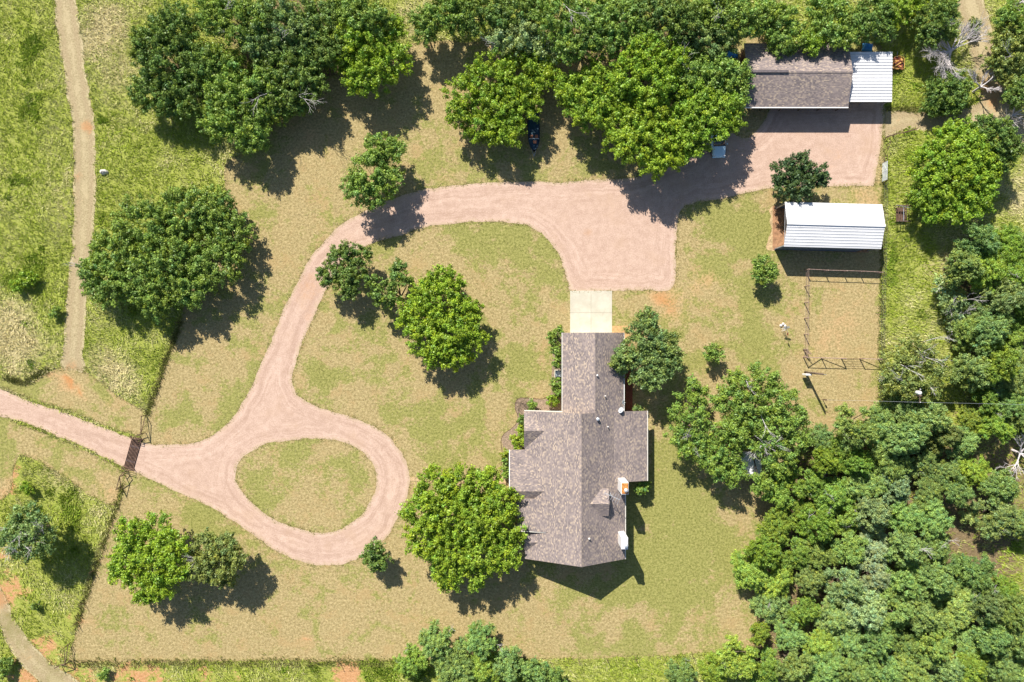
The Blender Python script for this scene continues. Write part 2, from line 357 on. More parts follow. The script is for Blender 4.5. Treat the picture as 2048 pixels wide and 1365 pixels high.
def sheet(name, outer, holes, z, mat, attrs, cell=0.8, edge=False):
    rng = np.random.default_rng(len(outer)); x0, y0 = outer.min(0); x1, y1 = outer.max(0)
    gx, gy = np.meshgrid(np.arange(x0, x1, cell), np.arange(y0, y1, cell)); q = np.stack([gx.ravel(), gy.ravel()], 1)
    q += rng.uniform(-.25, .25, q.shape) * cell
    k = inside(q, outer)
    for hh in holes: k &= ~inside(q, hh)
    q = q[k]; ed = edge_dist(q, [outer] + holes); q = q[ed > 0.3]
    loops = [outer] + holes; V = []; E = []
    for L in loops:
        n0 = len(V); V += [Vector(p) for p in L]; E += [(n0 + i, n0 + (i + 1) % len(L)) for i in range(len(L))]
    V += [Vector(p) for p in q]
    r = delaunay_2d_cdt(V, E, [], 0, 1e-5)
    vv = np.array([tuple(p) for p in r[0]]); ff = np.array([f for f in r[2]])
    c = vv[ff].mean(1); k = inside(c, outer)
    for hh in holes: k &= ~inside(c, hh)
    ff = ff[k]
    me = fast_mesh(name, np.column_stack([vv, np.full(len(vv), 0.0)]), ff, mat)
    for an, lst in attrs.items():
        a = me.attributes.new(an, 'FLOAT', 'POINT'); a.data.foreach_set('value', np.asarray(blobs(vv, lst) if isinstance(lst, list) else lst(vv), np.float32))
    if edge:
        a = me.attributes.new('edge', 'FLOAT', 'POINT'); a.data.foreach_set('value', edge_dist(vv, loops).astype(np.float32))
    o = link(name, me, loc=(0, 0, z)); return tag(o, kind='structure')

DRIVE = [(-60,756),(0,779),(60,803),(120,822),(180,845),(250,873),(290,886),(330,891),(370,889),(405,880),(440,862),(465,835),(487,803),(505,768),(522,730),(538,690),(555,650),(572,612),(588,580),(605,545),(622,515),(640,492),(662,468),(685,448),(712,432),(745,414),(780,400),(830,385),(880,376),(940,370),(1000,365),(1060,364),(1120,365),(1180,361),(1240,358),(1300,347),(1350,325),(1385,306),(1410,280),(1450,262),(1485,276),(1510,266),(1530,240),(1545,215),(1600,207),(1690,204),(1760,203),(1768,215),(1766,240),(1762,290),(1755,320),(1748,368),(1738,373),(1700,371),(1660,374),(1600,372),(1540,378),(1500,385),(1460,394),(1420,402),(1390,406),(1365,417),(1355,437),(1352,480),(1350,540),(1347,572),(1335,581),(1300,582),(1225,581),(1180,582),(1142,582),(1137,565),(1131,545),(1122,520),(1107,495),(1085,472),(1060,455),(1030,446),(990,443),(940,444),(890,449),(845,456),(815,466),(780,478),(745,488),(715,500),(690,520),(672,545),(655,575),(640,605),(625,640),(610,675),(598,705),(588,735),(584,765),(592,785),(610,802),(635,815),(670,825),(710,838),(745,852),(775,872),(795,895),(810,920),(818,950),(816,985),(806,1015),(792,1045),(772,1075),(748,1098),(720,1115),(690,1127),(655,1131),(620,1127),(580,1115),(545,1097),(510,1072),(470,1045),(430,1020),(390,1000),(350,980),(310,962),(270,945),(235,928),(190,905),(140,882),(90,862),(40,842),(0,833),(-60,808)]
ISLE = [(472,952),(478,925),(500,905),(530,890),(570,882),(610,878),(650,879),(690,886),(720,900),(740,920),(752,945),(753,970),(745,995),(730,1020),(712,1040),(685,1057),(655,1065),(620,1064),(585,1055),(550,1040),(520,1020),(495,997),(478,972)]
LAWN = [(455,325),(520,290),(560,235),(640,170),(720,130),(800,95),(850,83),(930,84),(1000,84),(1060,95),(1120,120),(1250,120),(1380,110),(1470,75),(1560,72),(1700,80),(1762,98),(1764,150),(1766,200),(1766,300),(1764,400),(1763,500),(1760,600),(1758,700),(1756,800),(1752,840),(1690,870),(1600,900),(1560,980),(1540,1060),(1520,1140),(1540,1220),(1510,1285),(1440,1303),(1300,1312),(1100,1318),(800,1322),(500,1322),(300,1324),(200,1323),(140,1323),(150,1270),(170,1205),(190,1140),(207,1085),(222,1040),(238,1000),(247,962),(255,935),(275,882),(291,850),(297,822),(312,775),(328,728),(344,685),(360,640),(395,540),(430,440),(448,380)]
drive = ragged(spline(PX(DRIVE), step=0.3), 0.10)
isle = ragged(spline(PX(ISLE), step=0.3), 0.10)
lawn_p = ragged(spline(PX(LAWN), step=0.4), 0.12)
ENTRY_N = [(-60,748),(50,768),(70,760),(120,738),(170,742),(200,765),(250,800),(293,826),(285,868),(250,866),(180,838),(120,815),(60,796),(-60,751)]
ENTRY_S = [(-60,822),(40,849),(90,869),(140,889),(190,912),(235,935),(246,950),(240,985),(225,1012),(180,990),(130,955),(80,925),(45,910),(30,930),(15,990),(-60,1010)]
TRACK_L = [(103,-60),(108,0),(118,80),(130,150),(140,220),(148,290),(150,340),(148,400),(147,440),(140,520),(133,600),(128,680),(123,737),(145,742),(168,741),(168,680),(172,610),(178,560),(186,500),(190,420),(192,360),(192,300),(188,240),(178,180),(168,110),(160,50),(152,0),(148,-60)]
TRACK_B = [(-60,1150),(-10,1160),(12,1200),(30,1240),(60,1285),(95,1320),(140,1350),(190,1400),(110,1420),(80,1365),(45,1330),(15,1290),(-10,1240),(-60,1230)]
TRACK_R = [(1766,222),(1800,222),(1840,224),(1880,228),(1920,222),(1950,205),(1955,180),(1945,130),(1925,60),(1912,0),(1900,-60),(1960,-60),(1968,0),(1985,60),(1997,130),(2010,180),(2030,220),(2060,250),(2100,290),(2040,300),(1990,262),(1930,262),(1880,262),(1830,262),(1790,268),(1767,272)]
en = ragged(spline(PX(ENTRY_N), step=0.4), 0.12); es = ragged(spline(PX(ENTRY_S), step=0.4), 0.14)
tl = ragged(spline(PX(TRACK_L), step=0.4), 0.16); tb = ragged(spline(PX(TRACK_B), step=0.4), 0.16); trk = ragged(spline(PX(TRACK_R), step=0.4), 0.2)

def litter(v):
    b = blobs(v, [(1640,990,120,1),(1760,1060,150,1),(1900,1150,150,.9),(1600,1180,110,1),(1780,1250,150,.9),(1960,1000,120,.7),(1560,1300,110,.6),(1960,560,80,.8),(2030,600,90,.8),(2000,720,90,.7),(1260,150,120,1),(1380,160,120,1),(1160,80,100,.8),(560,80,120,1),(620,110,80,1),(350,150,70,.7),(2030,900,60,.5),(1850,880,80,.6)])
    return np.clip(b, 0, 1)
gsoil = [(165,262,25,.6),(35,1175,34,.7),(12,1110,22,.8),(5,1190,25,.9),(95,1290,25,.8),(60,1350,50,.9),(150,1362,40,.7),(250,1352,50,.75),(310,1358,40,.6),(410,1350,25,.7),(690,1345,30,.8),(705,1360,30,.7),(15,955,20,.8),(30,930,20,.5),(1990,190,40,.7),(10,980,25,.8),(140,1235,15,.7),(700,1330,14,.6),(470,1345,25,.4),(2030,250,40,.5)]
gstraw = [(200,60,50,.6),(180,95,40,.6),(230,45,40,.6),(20,650,60,.7),(30,700,60,.7),(250,760,50,.7),(210,730,40,.5),(110,150,30,.2),(240,160,50,.3),(60,420,60,.3),(830,40,60,.5),(1960,60,60,.5),(1900,470,60,.3),(1890,560,50,.4),(2040,400,60,.6),(1930,430,60,.3),(170,960,40,.5),(120,945,40,.5),(1845,700,60,.2),(1980,840,40,.4),(1500,20,40,.3),(25,780,30,.5),(200,1330,60,.3),(550,1340,70,.2),(800,1340,80,0)]
ggreen = [(50,120,50,.4),(70,60,50,.3),(60,250,40,.4),(40,370,60,.5),(80,230,30,.3),(30,560,50,.6),(70,470,40,.4),(100,540,40,.3),(120,980,50,.5),(140,1050,50,.6),(1850,200,60,.4),(1810,330,60,.3),(1800,600,80,.3),(1820,520,70,.3),(620,1345,50,.5),(760,1345,70,.6),(330,1335,50,.4),(60,1210,30,.3),(1280,1345,100,.5),(300,720,50,.3)]
big = np.array([(-130, -110), (130, -110), (130, 110), (-130, 110)], float)
o = sheet('ground', spline(big, step=6)[::1] if False else np.array([p for a, b in zip(big, np.roll(big, -1, 0)) for p in [a + (b - a) * t for t in np.arange(20) / 20]]), [], 0.0, M['pasture'],
          dict(soil=gsoil, straw=gstraw, green=ggreen, litter=litter), cell=1.1)
far = MB(); far.poly([(-1500, -1500, -0.3), (1500, -1500, -0.3), (1500, 1500, -0.3), (-1500, 1500, -0.3)])
tag(far.build('terrain', M['pasture']), kind='structure')
lgreen = [(1000,480,60,.5),(1060,480,50,.6),(940,460,50,.5),(1100,540,40,.4),(1420,440,50,.4),(1480,420,60,.5),(1500,480,50,.5),(1540,450,40,.4),(1460,520,60,.3),(1330,640,40,.2),(1500,620,50,.5),(1560,700,50,.6),(1500,700,40,.4),(1330,1100,120,.5),(1350,960,90,.5),(1300,1200,110,.4),(1400,1180,90,.3),(1360,1060,80,.4),(900,860,70,.4),(960,900,60,.4),(1000,760,60,.4),(840,860,50,.3),(620,890,40,.5),(560,900,40,.3),(520,1000,30,.3),(690,930,15,.6),(500,960,30,.4),(720,960,30,.4),(640,760,30,.6),(660,750,20,.6),(700,660,40,.2),(760,820,20,.6),(790,720,30,.2),(880,460,40,.2),(600,1130,70,.4),(480,1080,60,.4),(400,1010,50,.4),(300,970,40,.2),(430,870,50,.4),(500,800,40,.4),(540,720,40,.4),(570,620,40,.3),(1230,640,30,.4),(1290,610,20,.3),(1040,640,40,.3),(1080,600,40,.3),(1130,360,60,.3),(1020,345,50,.3),(960,330,50,.2),(870,350,40,.2),(1060,740,50,.3),(800,1280,300,-.2),(1680,620,80,-.5),(1680,690,60,-.4),(1680,800,60,-.4),(740,1300,60,.2),(520,1280,60,.1),(1160,1290,200,.1),(1550,510,60,.3),(380,740,60,.1),(420,680,60,-.1),(600,330,80,-.15),(700,220,80,-.2),(900,110,90,-.2),(470,1200,100,-.1),(880,740,60,-.1)]
lsoil = [(1395,568,35,.55),(1330,600,45,.45),(1350,625,30,.45),(1310,590,30,.4),(1430,560,25,.35),(1540,610,40,.3),(1470,640,50,.25),(1555,470,14,.6),(1552,440,12,.5),(168,1245,16,.75),(150,1240,14,.6),(618,1276,7,.8),(606,1284,8,.7),(622,1285,6,.6),(612,1274,5,.5),(590,1290,30,.25),(720,1225,14,.4),(780,1300,40,.3),(690,1180,14,.4),(740,1165,14,.35),(750,470,16,.45),(1545,385,40,.4),(1700,395,60,.35),(1740,395,40,.4),(1690,700,70,.25),(1710,620,70,.25),(1660,650,60,.2),(1640,690,40,.22),(1720,560,50,.22),(620,240,60,.3),(650,310,60,.25),(600,280,50,.25),(890,360,40,.35),(1010,355,40,.3),(1100,355,40,.3),(1480,395,30,.3),(1365,440,20,.3),(1100,200,40,.3),(1130,140,40,.4),(850,1280,60,.25),(920,1230,30,.4),(950,300,40,.15),(1250,660,20,.5),(1010,700,20,.3),(975,690,30,.3),(1440,1200,40,.2),(1750,780,20,.3),(400,1200,60,.1),(1470,830,60,.15),(610,545,16,.3),(660,610,14,.3)]
sheet('lawn', lawn_p, [], 0.012, M['lawn'], dict(green=lgreen, soil=lsoil), cell=0.8)
sheet('verge', en, [], 0.016, M['lawn'], dict(green=[(60,790,40,.4),(200,850,40,.3),(130,830,40,.3),(0,775,40,.4)], soil=[(97,747,9,.65),(112,752,10,.4),(130,752,9,.55),(142,762,10,.6),(150,775,10,.6),(160,788,9,.6),(172,798,9,.5),(128,776,14,.35),(186,806,9,.4),(215,805,20,.38),(230,818,14,.35),(115,770,40,.2),(150,775,50,.16)]), cell=0.8)
sheet('verge', es, [], 0.016, M['lawn'], dict(green=[(120,885,40,.3),(200,925,30,.3),(0,870,40,.4),(10,920,40,.3)], soil=[(200,960,50,.4),(225,990,20,.5),(100,920,60,.3),(8,990,20,.8),(20,960,14,.6)]), cell=0.8)
sheet('dirt_track', tl, [], 0.018, M['track'], dict(soil=[(172,250,16,.8),(182,262,10,.7),(160,352,12,.7),(142,390,14,.7),(160,400,12,.3),(140,735,20,.6)], green=[(165,375,16,.3)]), cell=0.6, edge=True)
sheet('dirt_track', tb, [], 0.018, M['track'], dict(soil=[(0,1200,30,.9),(60,1310,25,.5)], green=[(50,1270,60,.5),(110,1350,50,.5),(10,1230,40,.3)]), cell=0.6, edge=True)
sheet('dirt_track', trk, [], 0.018, M['track'], dict(soil=[(1985,200,30,.8),(1975,165,25,.5),(1850,240,30,.35),(1790,240,20,.4)], green=[(1800,235,60,.1)]), cell=0.7, edge=True)
sheet('gravel_driveway', drive, [isle], 0.024, M['gravel'], dict(soil=[(1175,467,14,.6),(1215,463,10,.4),(612,590,40,.35),(625,560,30,.35),(620,640,30,.3),(700,480,20,.4),(1680,300,40,.3),(1640,360,60,.25),(600,770,20,.15),(1290,420,60,.1)]), cell=0.6, edge=True)

def flat(name, pts, z, mat, thick=0.02, label=None):
    b = MB(); q = [(p[0], p[1]) for p in (pts if isinstance(pts, np.ndarray) else PX(pts))]
    a = sum(q[i][0] * q[(i + 1) % len(q)][1] - q[(i + 1) % len(q)][0] * q[i][1] for i in range(len(q)))
    if a < 0: q = q[::-1]
    b.prism(q, z - thick, z); o = b.build(name, mat); return tag(o, kind='structure')
# concrete apron of two by two slabs with joints
ca = link('concrete_apron', None); tag(ca, kind='structure')
for i in range(2):
    for j in range(2):
        x0, x1 = 1140 + 42 * i, 1182 + 42 * i; y0, y1 = 582 + 44 * j, 626 + 44 * j
        a = P(x0, y1); c = P(x1, y0); b = MB().box(a.x + .012, c.x - .012, a.y + .012, c.y - .012, -0.05, 0.06); b.build('slab', M['concrete'], ca)
bed = [(1008,905),(1003,880),(1008,868),(1020,860),(1030,850),(1035,836),(1030,815),(1034,800),(1050,797),(1085,799),(1100,790),(1103,770),(1105,700),(1100,675),(1130,672),(1130,830),(1060,900),(1025,962),(1012,962),(1004,940)]
flat('flower_bed', ragged(spline(PX(bed), step=.3), .05), 0.035, M['mulch'], 0.06)
flat('brick_walkway', [(1251,735),(1265,735),(1265,824),(1251,824)], 0.05, M['brick'], 0.08)
flat('sand_strip', [(1222,652),(1262,652),(1262,735),(1246,735),(1246,668),(1222,668)], 0.03, M['sand'], 0.04)
flat('walkway', [(820,955),(1022,958),(1022,966),(820,963)], 0.03, M['paledirt'], 0.04)
for q in ([(820,953.5),(1022,956.5)], [(820,964.5),(1022,967.5)]):
    b = MB(); a = P(*q[0]); c = P(*q[1]); b.box(a.x, c.x, min(a.y, c.y), max(a.y, c.y) - .1, 0.0, 0.06); tag(b.build('kerb', M['paledirt']), kind='structure')
flat('shed_floor', [(1545,412),(1740,416),(1737,506),(1545,500)], 0.03, M['dirt'], 0.05)
flat('bare_soil', ragged(spline(PX([(1540,420),(1556,418),(1560,460),(1558,495),(1540,500),(1532,485),(1543,455)]), step=.3), .22), 0.02, M['paledirt'], 0.03)

# ------------------------------------------------------------------ roofs and buildings
def slab(mb, pts, th=0.14):
    """thick roof plane; pts counter-clockwise from above; uv in metres along the eave / up the slope"""
    p = [Vector(q) for q in pts]; n = (p[1] - p[0]).cross(p[2] - p[0])
    if n.length < 1e-6: n = (p[2] - p[1]).cross(p[3] - p[1])
    n.normalize()
    if n.z < 0: p = p[::-1]; n = -n
    u = Vector((0, 0, 1)).cross(n)
    u = Vector((1, 0, 0)) if u.length < 1e-4 else u.normalized()
    v = n.cross(u)
    uv = [(q.dot(u) + 50, q.dot(v) + 50) for q in p]
    mb.poly(p, uv); lo = [q - Vector((0, 0, th)) for q in p]
    mb.poly(lo[::-1], uv[::-1])
    k = len(p)
    for i in range(k):
        j = (i + 1) % k; mb.poly([lo[i], lo[j], p[j], p[i]], [(0, 0)] * 4)
def roof(name, planes, parent, mat, th=0.14):
    b = MB()
    for pl in planes: slab(b, pl, th)
    return b.build(name, mat, parent)
def edge_board(name, a, b, parent, mat, w=0.09, h=0.16):
    m = MB(); a = Vector(a); b = Vector(b); d = (b - a).normalized(); s = d.cross(Vector((0, 0, 1))).normalized() * w / 2; z = Vector((0, 0, h / 2))
    q = [a + s + z, a - s + z, a - s - z, a + s - z]; r = [b + s + z, b - s + z, b - s - z, b + s - z]
    m.poly(q[::-1]); m.poly(r)
    for i in range(4):
        j = (i + 1) % 4; m.poly([q[i], q[j], r[j], r[i]])
    return m.build(name, mat, parent)
def window(parent, c, wid, hei, axis, out):
    """window in a wall: frame, glass and sill standing proud of it. axis 'x': wall runs along x, out = +1/-1 side in y"""
    f = MB(); g = MB(); s = MB()
    def bx(m, a0, a1, d0, d1, z0, z1):
        d0, d1 = sorted((d0 * out, d1 * out))
        if axis == 'x': m.box(c[0] + a0, c[0] + a1, c[1] + d0, c[1] + d1, z0, z1)
        else: m.box(c[0] + d0, c[0] + d1, c[1] + a0, c[1] + a1, z0, z1)
    z = c[2]; t = .07
    bx(f, -wid / 2, wid / 2, .0, .05, z, z + t); bx(f, -wid / 2, wid / 2, .0, .05, z + hei - t, z + hei)
    bx(f, -wid / 2, -wid / 2 + t, .0, .05, z + t, z + hei - t); bx(f, wid / 2 - t, wid / 2, .0, .05, z + t, z + hei - t)
    bx(g, -wid / 2 + t, wid / 2 - t, .0, .02, z + t, z + hei - t)
    bx(s, -wid / 2 - .08, wid / 2 + .08, .0, .1, z - .07, z)
    o = f.build('window', M['white'], parent); g.build('pane', M['glass'], o); s.build('sill', M['trim'], o)

def px2(x, y): return ((x) * S, -(y) * S)      # photograph pixels from the picture centre, already at ground scale
house = thing('ranch_house', 'long ranch house with brown shingle roof, two white chimneys and a dormer', 'house', (0, 0, 0))
SL = 0.0348 / S; SLW = (6.1 - 2.9) / (104.6 * S)
RX = 129.6 * S; RH = 6.1
def he(x): return RH - (x - RX) * SL          # east slope
def hw(x): return RH - (RX - x) * SLW         # west slope
yN = -135.5 * S; yS = -421.4 * S; yG = 16.0 * S
xW = 25 * S; xE = 218.5 * S; xB = 195 * S; xE2 = 262 * S
gW = 97.6 * S; gR = 156.6 * S; gH = he(gR); gE = 215.6 * S; gWh = gH - (gR - gW) * SL
yE2 = -(962 - 682.5) * (1 - 2.7 / 90) * S
ov = 0.0
planes = [
    [(gW, yG, gWh), (gW, yN - 1.0, gWh), (gR, yN - 1.0, gH), (gR, yG, gH)],                 # garage west
    [(gR, yG, gH), (gR, yN, gH), (gE, yN, he(gE)), (gE, yG, he(gE))],                        # garage east
    [(RX, yN, RH), (RX, yS, RH), (xE, yS, he(xE)), (xE, yE2 - .001, he(xE)), (xB, yE2, he(xB)), (xB, yN, he(xB))],   # main east
    [(xW, yN, hw(xW)), (xW, yS, hw(xW)), (RX, yS, RH), (RX, yN, RH)],                         # main west
    [(xB, yN, he(xB)), (xB, yE2, he(xB)), (xE2, yE2, 2.7), (xE2, yN, 2.7)],                   # shallow east wing
]
# cross gables on the west side
g1y = -(862 - 682.5) * (1 - 4.0 / 90) * S; g1h = 4.05; g1x = 62.5 * S; gd = 2.35
planes += [[(xW - .12, g1y + gd, g1h - 1.12), (xW - .12, g1y, g1h), (g1x, g1y, g1h), (g1x, g1y + gd, g1h - 1.12)],
           [(xW - .12, g1y, g1h), (xW - .12, g1y - gd, g1h - 1.12), (g1x, g1y - gd, g1h - 1.12), (g1x, g1y, g1h)]]
g2y = -(983 - 682.5) * (1 - 4.0 / 90) * S; g2w = -4 * S; n2 = -(900 - 682.5) * (1 - 2.9 / 90) * S; s2 = g2y - 1.5
planes += [[(g2w, n2, 2.92), (g2w, g2y, 4.02), (g1x, g2y, 4.02), (g1x, n2, 2.92)],
           [(g2w, g2y, 4.02), (g2w + .3, s2, 3.2), (g1x, s2, 3.2), (g1x, g2y, 4.02)]]
pN = s2 + 0.5; pS = -(1062 - 682.5) * (1 - 3.5 / 90) * S
planes += [[(8 * S, pN, 3.30), (11 * S, pS, 3.30), (69 * S, pS, hw(69 * S) + .03), (69 * S, pN, hw(69 * S) + .03)]]
g3y = -(1085 - 682.5) * (1 - 3.6 / 90) * S; g3x = 50 * S
planes += [[(xW - .1, g3y + 1.1, 3.08), (xW - .1, g3y, 3.66), (g3x, g3y, 3.66), (g3x, g3y + 1.1, 3.08)],
           [(xW - .1, g3y, 3.66), (xW - .1, g3y - 1.1, 3.08), (g3x, g3y - 1.1, 3.08), (g3x, g3y, 3.66)]]
hroof = roof('roof', planes, house, M['shingle'])
# ridge caps
for a, b in (((RX, yN, RH + .03), (RX, yS, RH + .03)), ((gR, yG, gH + .03), (gR, yN + .3, gH + .03))):
    c = MB(); 
    for s in (-1, 1):
        k = SLW if s < 0 else SL
        slab(c, [(a[0], a[1], a[2]), (a[0] + s * .2, a[1], a[2] - .2 * k), (b[0] + s * .2, b[1], b[2] - .2 * k), (b[0], b[1], b[2])], .03)
    c.build('ridge_cap', M['shingle'], hroof)
# fascia and gutters
edge_board('gutter', (gE + .06, yG, he(gE) - .05), (gE + .06, yN + .05, he(gE) - .05), house, M['white'])
edge_board('gutter', (gW - .06, yG, gWh - .06), (gW - .06, yN + .1, gWh - .06), house, M['trim'])
edge_board('gutter', (xE2 + .06, yN, 2.66), (xE2 + .06, yE2, 2.66), house, M['trim'])
edge_board('gutter', (xE + .06, yE2 - .1, he(xE) - .06), (xE + .06, yS, he(xE) - .06), house, M['trim'])
edge_board('gutter', (g2w - .06, n2, 2.88), (g2w - .06, g2y - .1, 3.9), house, M['white'])
edge_board('fascia', (xW - .1, yN + .07, hw(xW) - .05), (gW - .1, yN + .07, hw(gW) - .9), house, M['trim'])
edge_board('fascia', (11 * S, pS - .07, 3.24), (66 * S, pS - .07, hw(66 * S) - .1), house, M['trim'])
# walls (gabled prisms set in from the eaves)
def gable_wall(x0, x1, y0, y1, prof, mat=M['wall'], along='y'):
    b = MB(); pts = [(x0, 0)] + [(q, z) for q, z in prof if x0 < q < x1] + [(x1, 0)]
    def hz(x):
        for (a, za), (c, zc) in zip(prof, prof[1:]):
            if a <= x <= c: return za + (zc - za) * (x - a) / (c - a)
        return prof[0][1]
    ring = [(x0, -.2), (x1, -.2), (x1, hz(x1) - .2)] + [(q, z - .2) for q, z in reversed(prof) if x0 < q < x1] + [(x0, hz(x0) - .2)]
    if along == 'y': A = [(q, y0, z) for q, z in ring]; B = [(q, y1, z) for q, z in ring]
    else: A = [(y0, q, z) for q, z in ring]; B = [(y1, q, z) for q, z in ring]
    b.poly(A); b.poly(B[::-1])
    for i in range(len(ring)):
        j = (i + 1) % len(ring); b.poly([A[i], B[i], B[j], A[j]])
    return b.build('wall', mat, house)
main_prof = [(xW, hw(xW)), (RX, RH), (xE, he(xE))]
gable_wall(xW + .45, xE - .45, yS + .45, yN - .25, main_prof)
gable_wall(gW + .4, gE - .4, yN - .24, yG - .4, [(gW, gWh), (gR, gH), (gE, he(gE))])
gable_wall(xE - .44, xE2 - .45, yE2 + .4, yN - .3, [(xE - .45, he(xB) - (xE - .45 - xB) * ((he(xB) - 2.7) / (xE2 - xB))), (xE2, 2.7)])
gable_wall(g2y - 1.1, n2 - .3, g2w + .4, xW + .44, [(g2y - 1.5, 3.1), (g2y, 4.0), (n2, 2.9)], along='x')
# garage door, windows, front door
gd_ = MB()
for i in range(4): gd_.box(P(1144, 0).x, P(1218, 0).x, yG - .39, yG - .33 + .01 * (i % 2), .03 + i * .55, .56 + i * .55)
gd_.build('garage_door', M['white'], house)
for y in (-7.6, -1.5 + yN + 6): window(house, (gE - .4, y, 1.0), 1.1, 1.2, 'y', 1)
for y in (yS + 3.0, yS + 8.2): window(house, (xE - .45, y, 1.0), 1.4, 1.3, 'y', 1)
for y in (yN - 2, yN - 6): window(house, (xE2 - .45, y, 1.0), 1.4, 1.2, 'y', 1)
for y in (-3.0, -7.0): window(house, (gW + .4, y, 1.0), 1.2, 1.2, 'y', -1)
for x in (xW + 3, RX + 2.5): window(house, (x, yS + .45, 1.0), 1.5, 1.3, 'x', -1)
window(house, (xW + .45, g1y, 1.0), 1.6, 1.3, 'y', -1); window(house, (g2w + .4, g2y + 2, .9), 1.8, 1.4, 'y', -1)
d = MB().box(xW + .37, xW + .45, pS + 1.2, pS + 2.2, .05, 2.1); fd = d.build('door', M['woodwall'], house)
MB().box(xW + .33, xW + .37, pS + 1.3, pS + 1.36, .95, 1.1).build('handle', M['galv'], fd)
# dormer
dr = thing('dormer', None, None); dr.parent = house; dr.pop('label', None)
dx0 = 148 * S; dx1 = 183 * S; dh = 5.52; dy = -(1008 - 682.5) * (1 - 5.5 / 90) * S; dw = 1.72; dd = .82
roof('roof', [[(dx0 - .6, dy, dh), (dx1, dy, dh), (dx1, dy + dw, dh - dd), (dx0 - .6, dy + dw, dh - dd)], [(dx0 - .6, dy, dh), (dx0 - .6, dy - dw, dh - dd), (dx1, dy - dw, dh - dd), (dx1, dy, dh)]], dr, M['shingle'], .1)
b = MB(); ring = [(dy - dw + .25, 3.9), (dy + dw - .25, 3.9), (dy + dw - .25, dh - dd - .0), (dy, dh - .12), (dy - dw + .25, dh - dd - .0)]
A = [(dx0, q, z) for q, z in ring]; B_ = [(dx1 - .25, q, z) for q, z in ring]; b.poly(A[::-1]); b.poly(B_)
for i in range(5): j = (i + 1) % 5; b.poly([A[i], A[j], B_[j], B_[i]])
b.build('wall', M['trim'], dr); window(dr, (dx1 - .25, dy, 4.3), 1.0, .75, 'y', 1)
# chimneys
def chimney(px, py, w_, l_, top, capmat):
    c = P(px, py, top); b = MB().box(c.x - w_ / 2, c.x + w_ / 2, c.y - l_ / 2, c.y + l_ / 2, 0.0, top - .08)
    ch = b.build('chimney', M['white'], house, bevel=.02)
    cap = MB().box(c.x - w_ / 2 + .06, c.x + w_ / 2 - .06, c.y - l_ / 2 + .1, c.y + l_ / 2 - .1, top - .085, top)
    cap.build('cap', capmat, ch, bevel=.03)
    MB().lathe((c.x + .08, c.y - .15, top), [(.17, 0), (.17, .26), (.235, .28), (.235, .36), (.08, .44)], 14).build('flue', M['steel'], ch)
chimney(1250, 977.5, .90, 1.5, 6.45, M['rustcap']); chimney(1249.7, 1088, .82, 1.45, 6.3, M['wmetal'])
for (px, py, r, hh) in ((1195, 838, .16, .38), (1217, 855, .07, .3), (1177, 1074, .09, .3), (1211, 793, .07, .3), (1194, 751, .10, .25)):
    c = P(px, py, 4.9); z = he(c.x)
    MB().lathe((c.x, c.y, z - .05), [(r, 0), (r, hh), (r * 1.3, hh + .02), (r * .4, hh + .12)], 10).build('roof_vent', M['white'] if r < .12 else M['steel'], house)

# dishes and aerial on the roof
def dish(px, py, r, h, yaw, label):
    c = P(px, py, h); t = thing('satellite_dish', label, 'satellite dish', (c.x, c.y, h - .45), yaw, 'satellite dishes on the roof edge')
    b = MB(); n = 16; tilt = Matrix.Rotation(R(50), 3, 'Y'); rings = [(0, 0), (.45, .03), (.8, .09), (1.0, .15)]
    for k, (q, z) in enumerate(rings):
        for i in range(n):
            a = 2 * math.pi * i / n; v = tilt @ Vector((q * r * math.cos(a) * .9, q * r * math.sin(a), z * r)); b.v.append(tuple(v + Vector((0, 0, .5))))
    for k in range(3):
        for i in range(n): j = (i + 1) % n; b.f.append([k * n + i, k * n + j, (k + 1) * n + j, (k + 1) * n + i])
    o = b.build('reflector', M['steel'], t, True); m = o.modifiers.new('s', 'SOLIDIFY'); m.thickness = .02
    e = tilt @ Vector((-.2 * r, 0, r * .95)) + Vector((0, 0, .5))
    MB().tube((0, 0, .0), (0, 0, .5), .025).tube((0, 0, .0), (.25, .2, -.1), .015).build('mast', M['galv'], t)
    lo = tilt @ Vector((r * .85, 0, .1)) + Vector((0, 0, .5))
    MB().tube(lo, e, .014).build('feed_arm', M['galv'], t); MB().lathe((e.x, e.y, e.z - .05), [(.045, 0), (.05, .12)], 8).build('receiver', M['white'], t)
dish(1246, 805, .28, 3.6, R(0), 'smaller blue-grey satellite dish over the white gutter above the walkway')
dish(1242, 821, .40, 3.7, R(150), 'larger white satellite dish at the inner corner of the house roof')
c = P(1224, 993, 6.4); t = thing('roof_aerial', 'pale metal television aerial standing beside the roof dormer', 'aerial', (c.x, c.y, he(c.x)))
MB().tube((0, 0, -.1), (0, 0, 2.0), .03).build('mast', M['steel'], t); MB().tube((-.9, .35, 1.9), (1.0, -.5, 1.95), .025).build('boom', M['steel'], t)
for i in range(7):
    k = -.85 + i * .3; l = .28 + .07 * i; q = Vector((k, .35 - (k + .9) * .45, 1.92)); dv = Vector((.43, .9, 0)) * l
    MB().tube(q - dv, q + dv, .014, n=4).build('element', M['steel'], t)

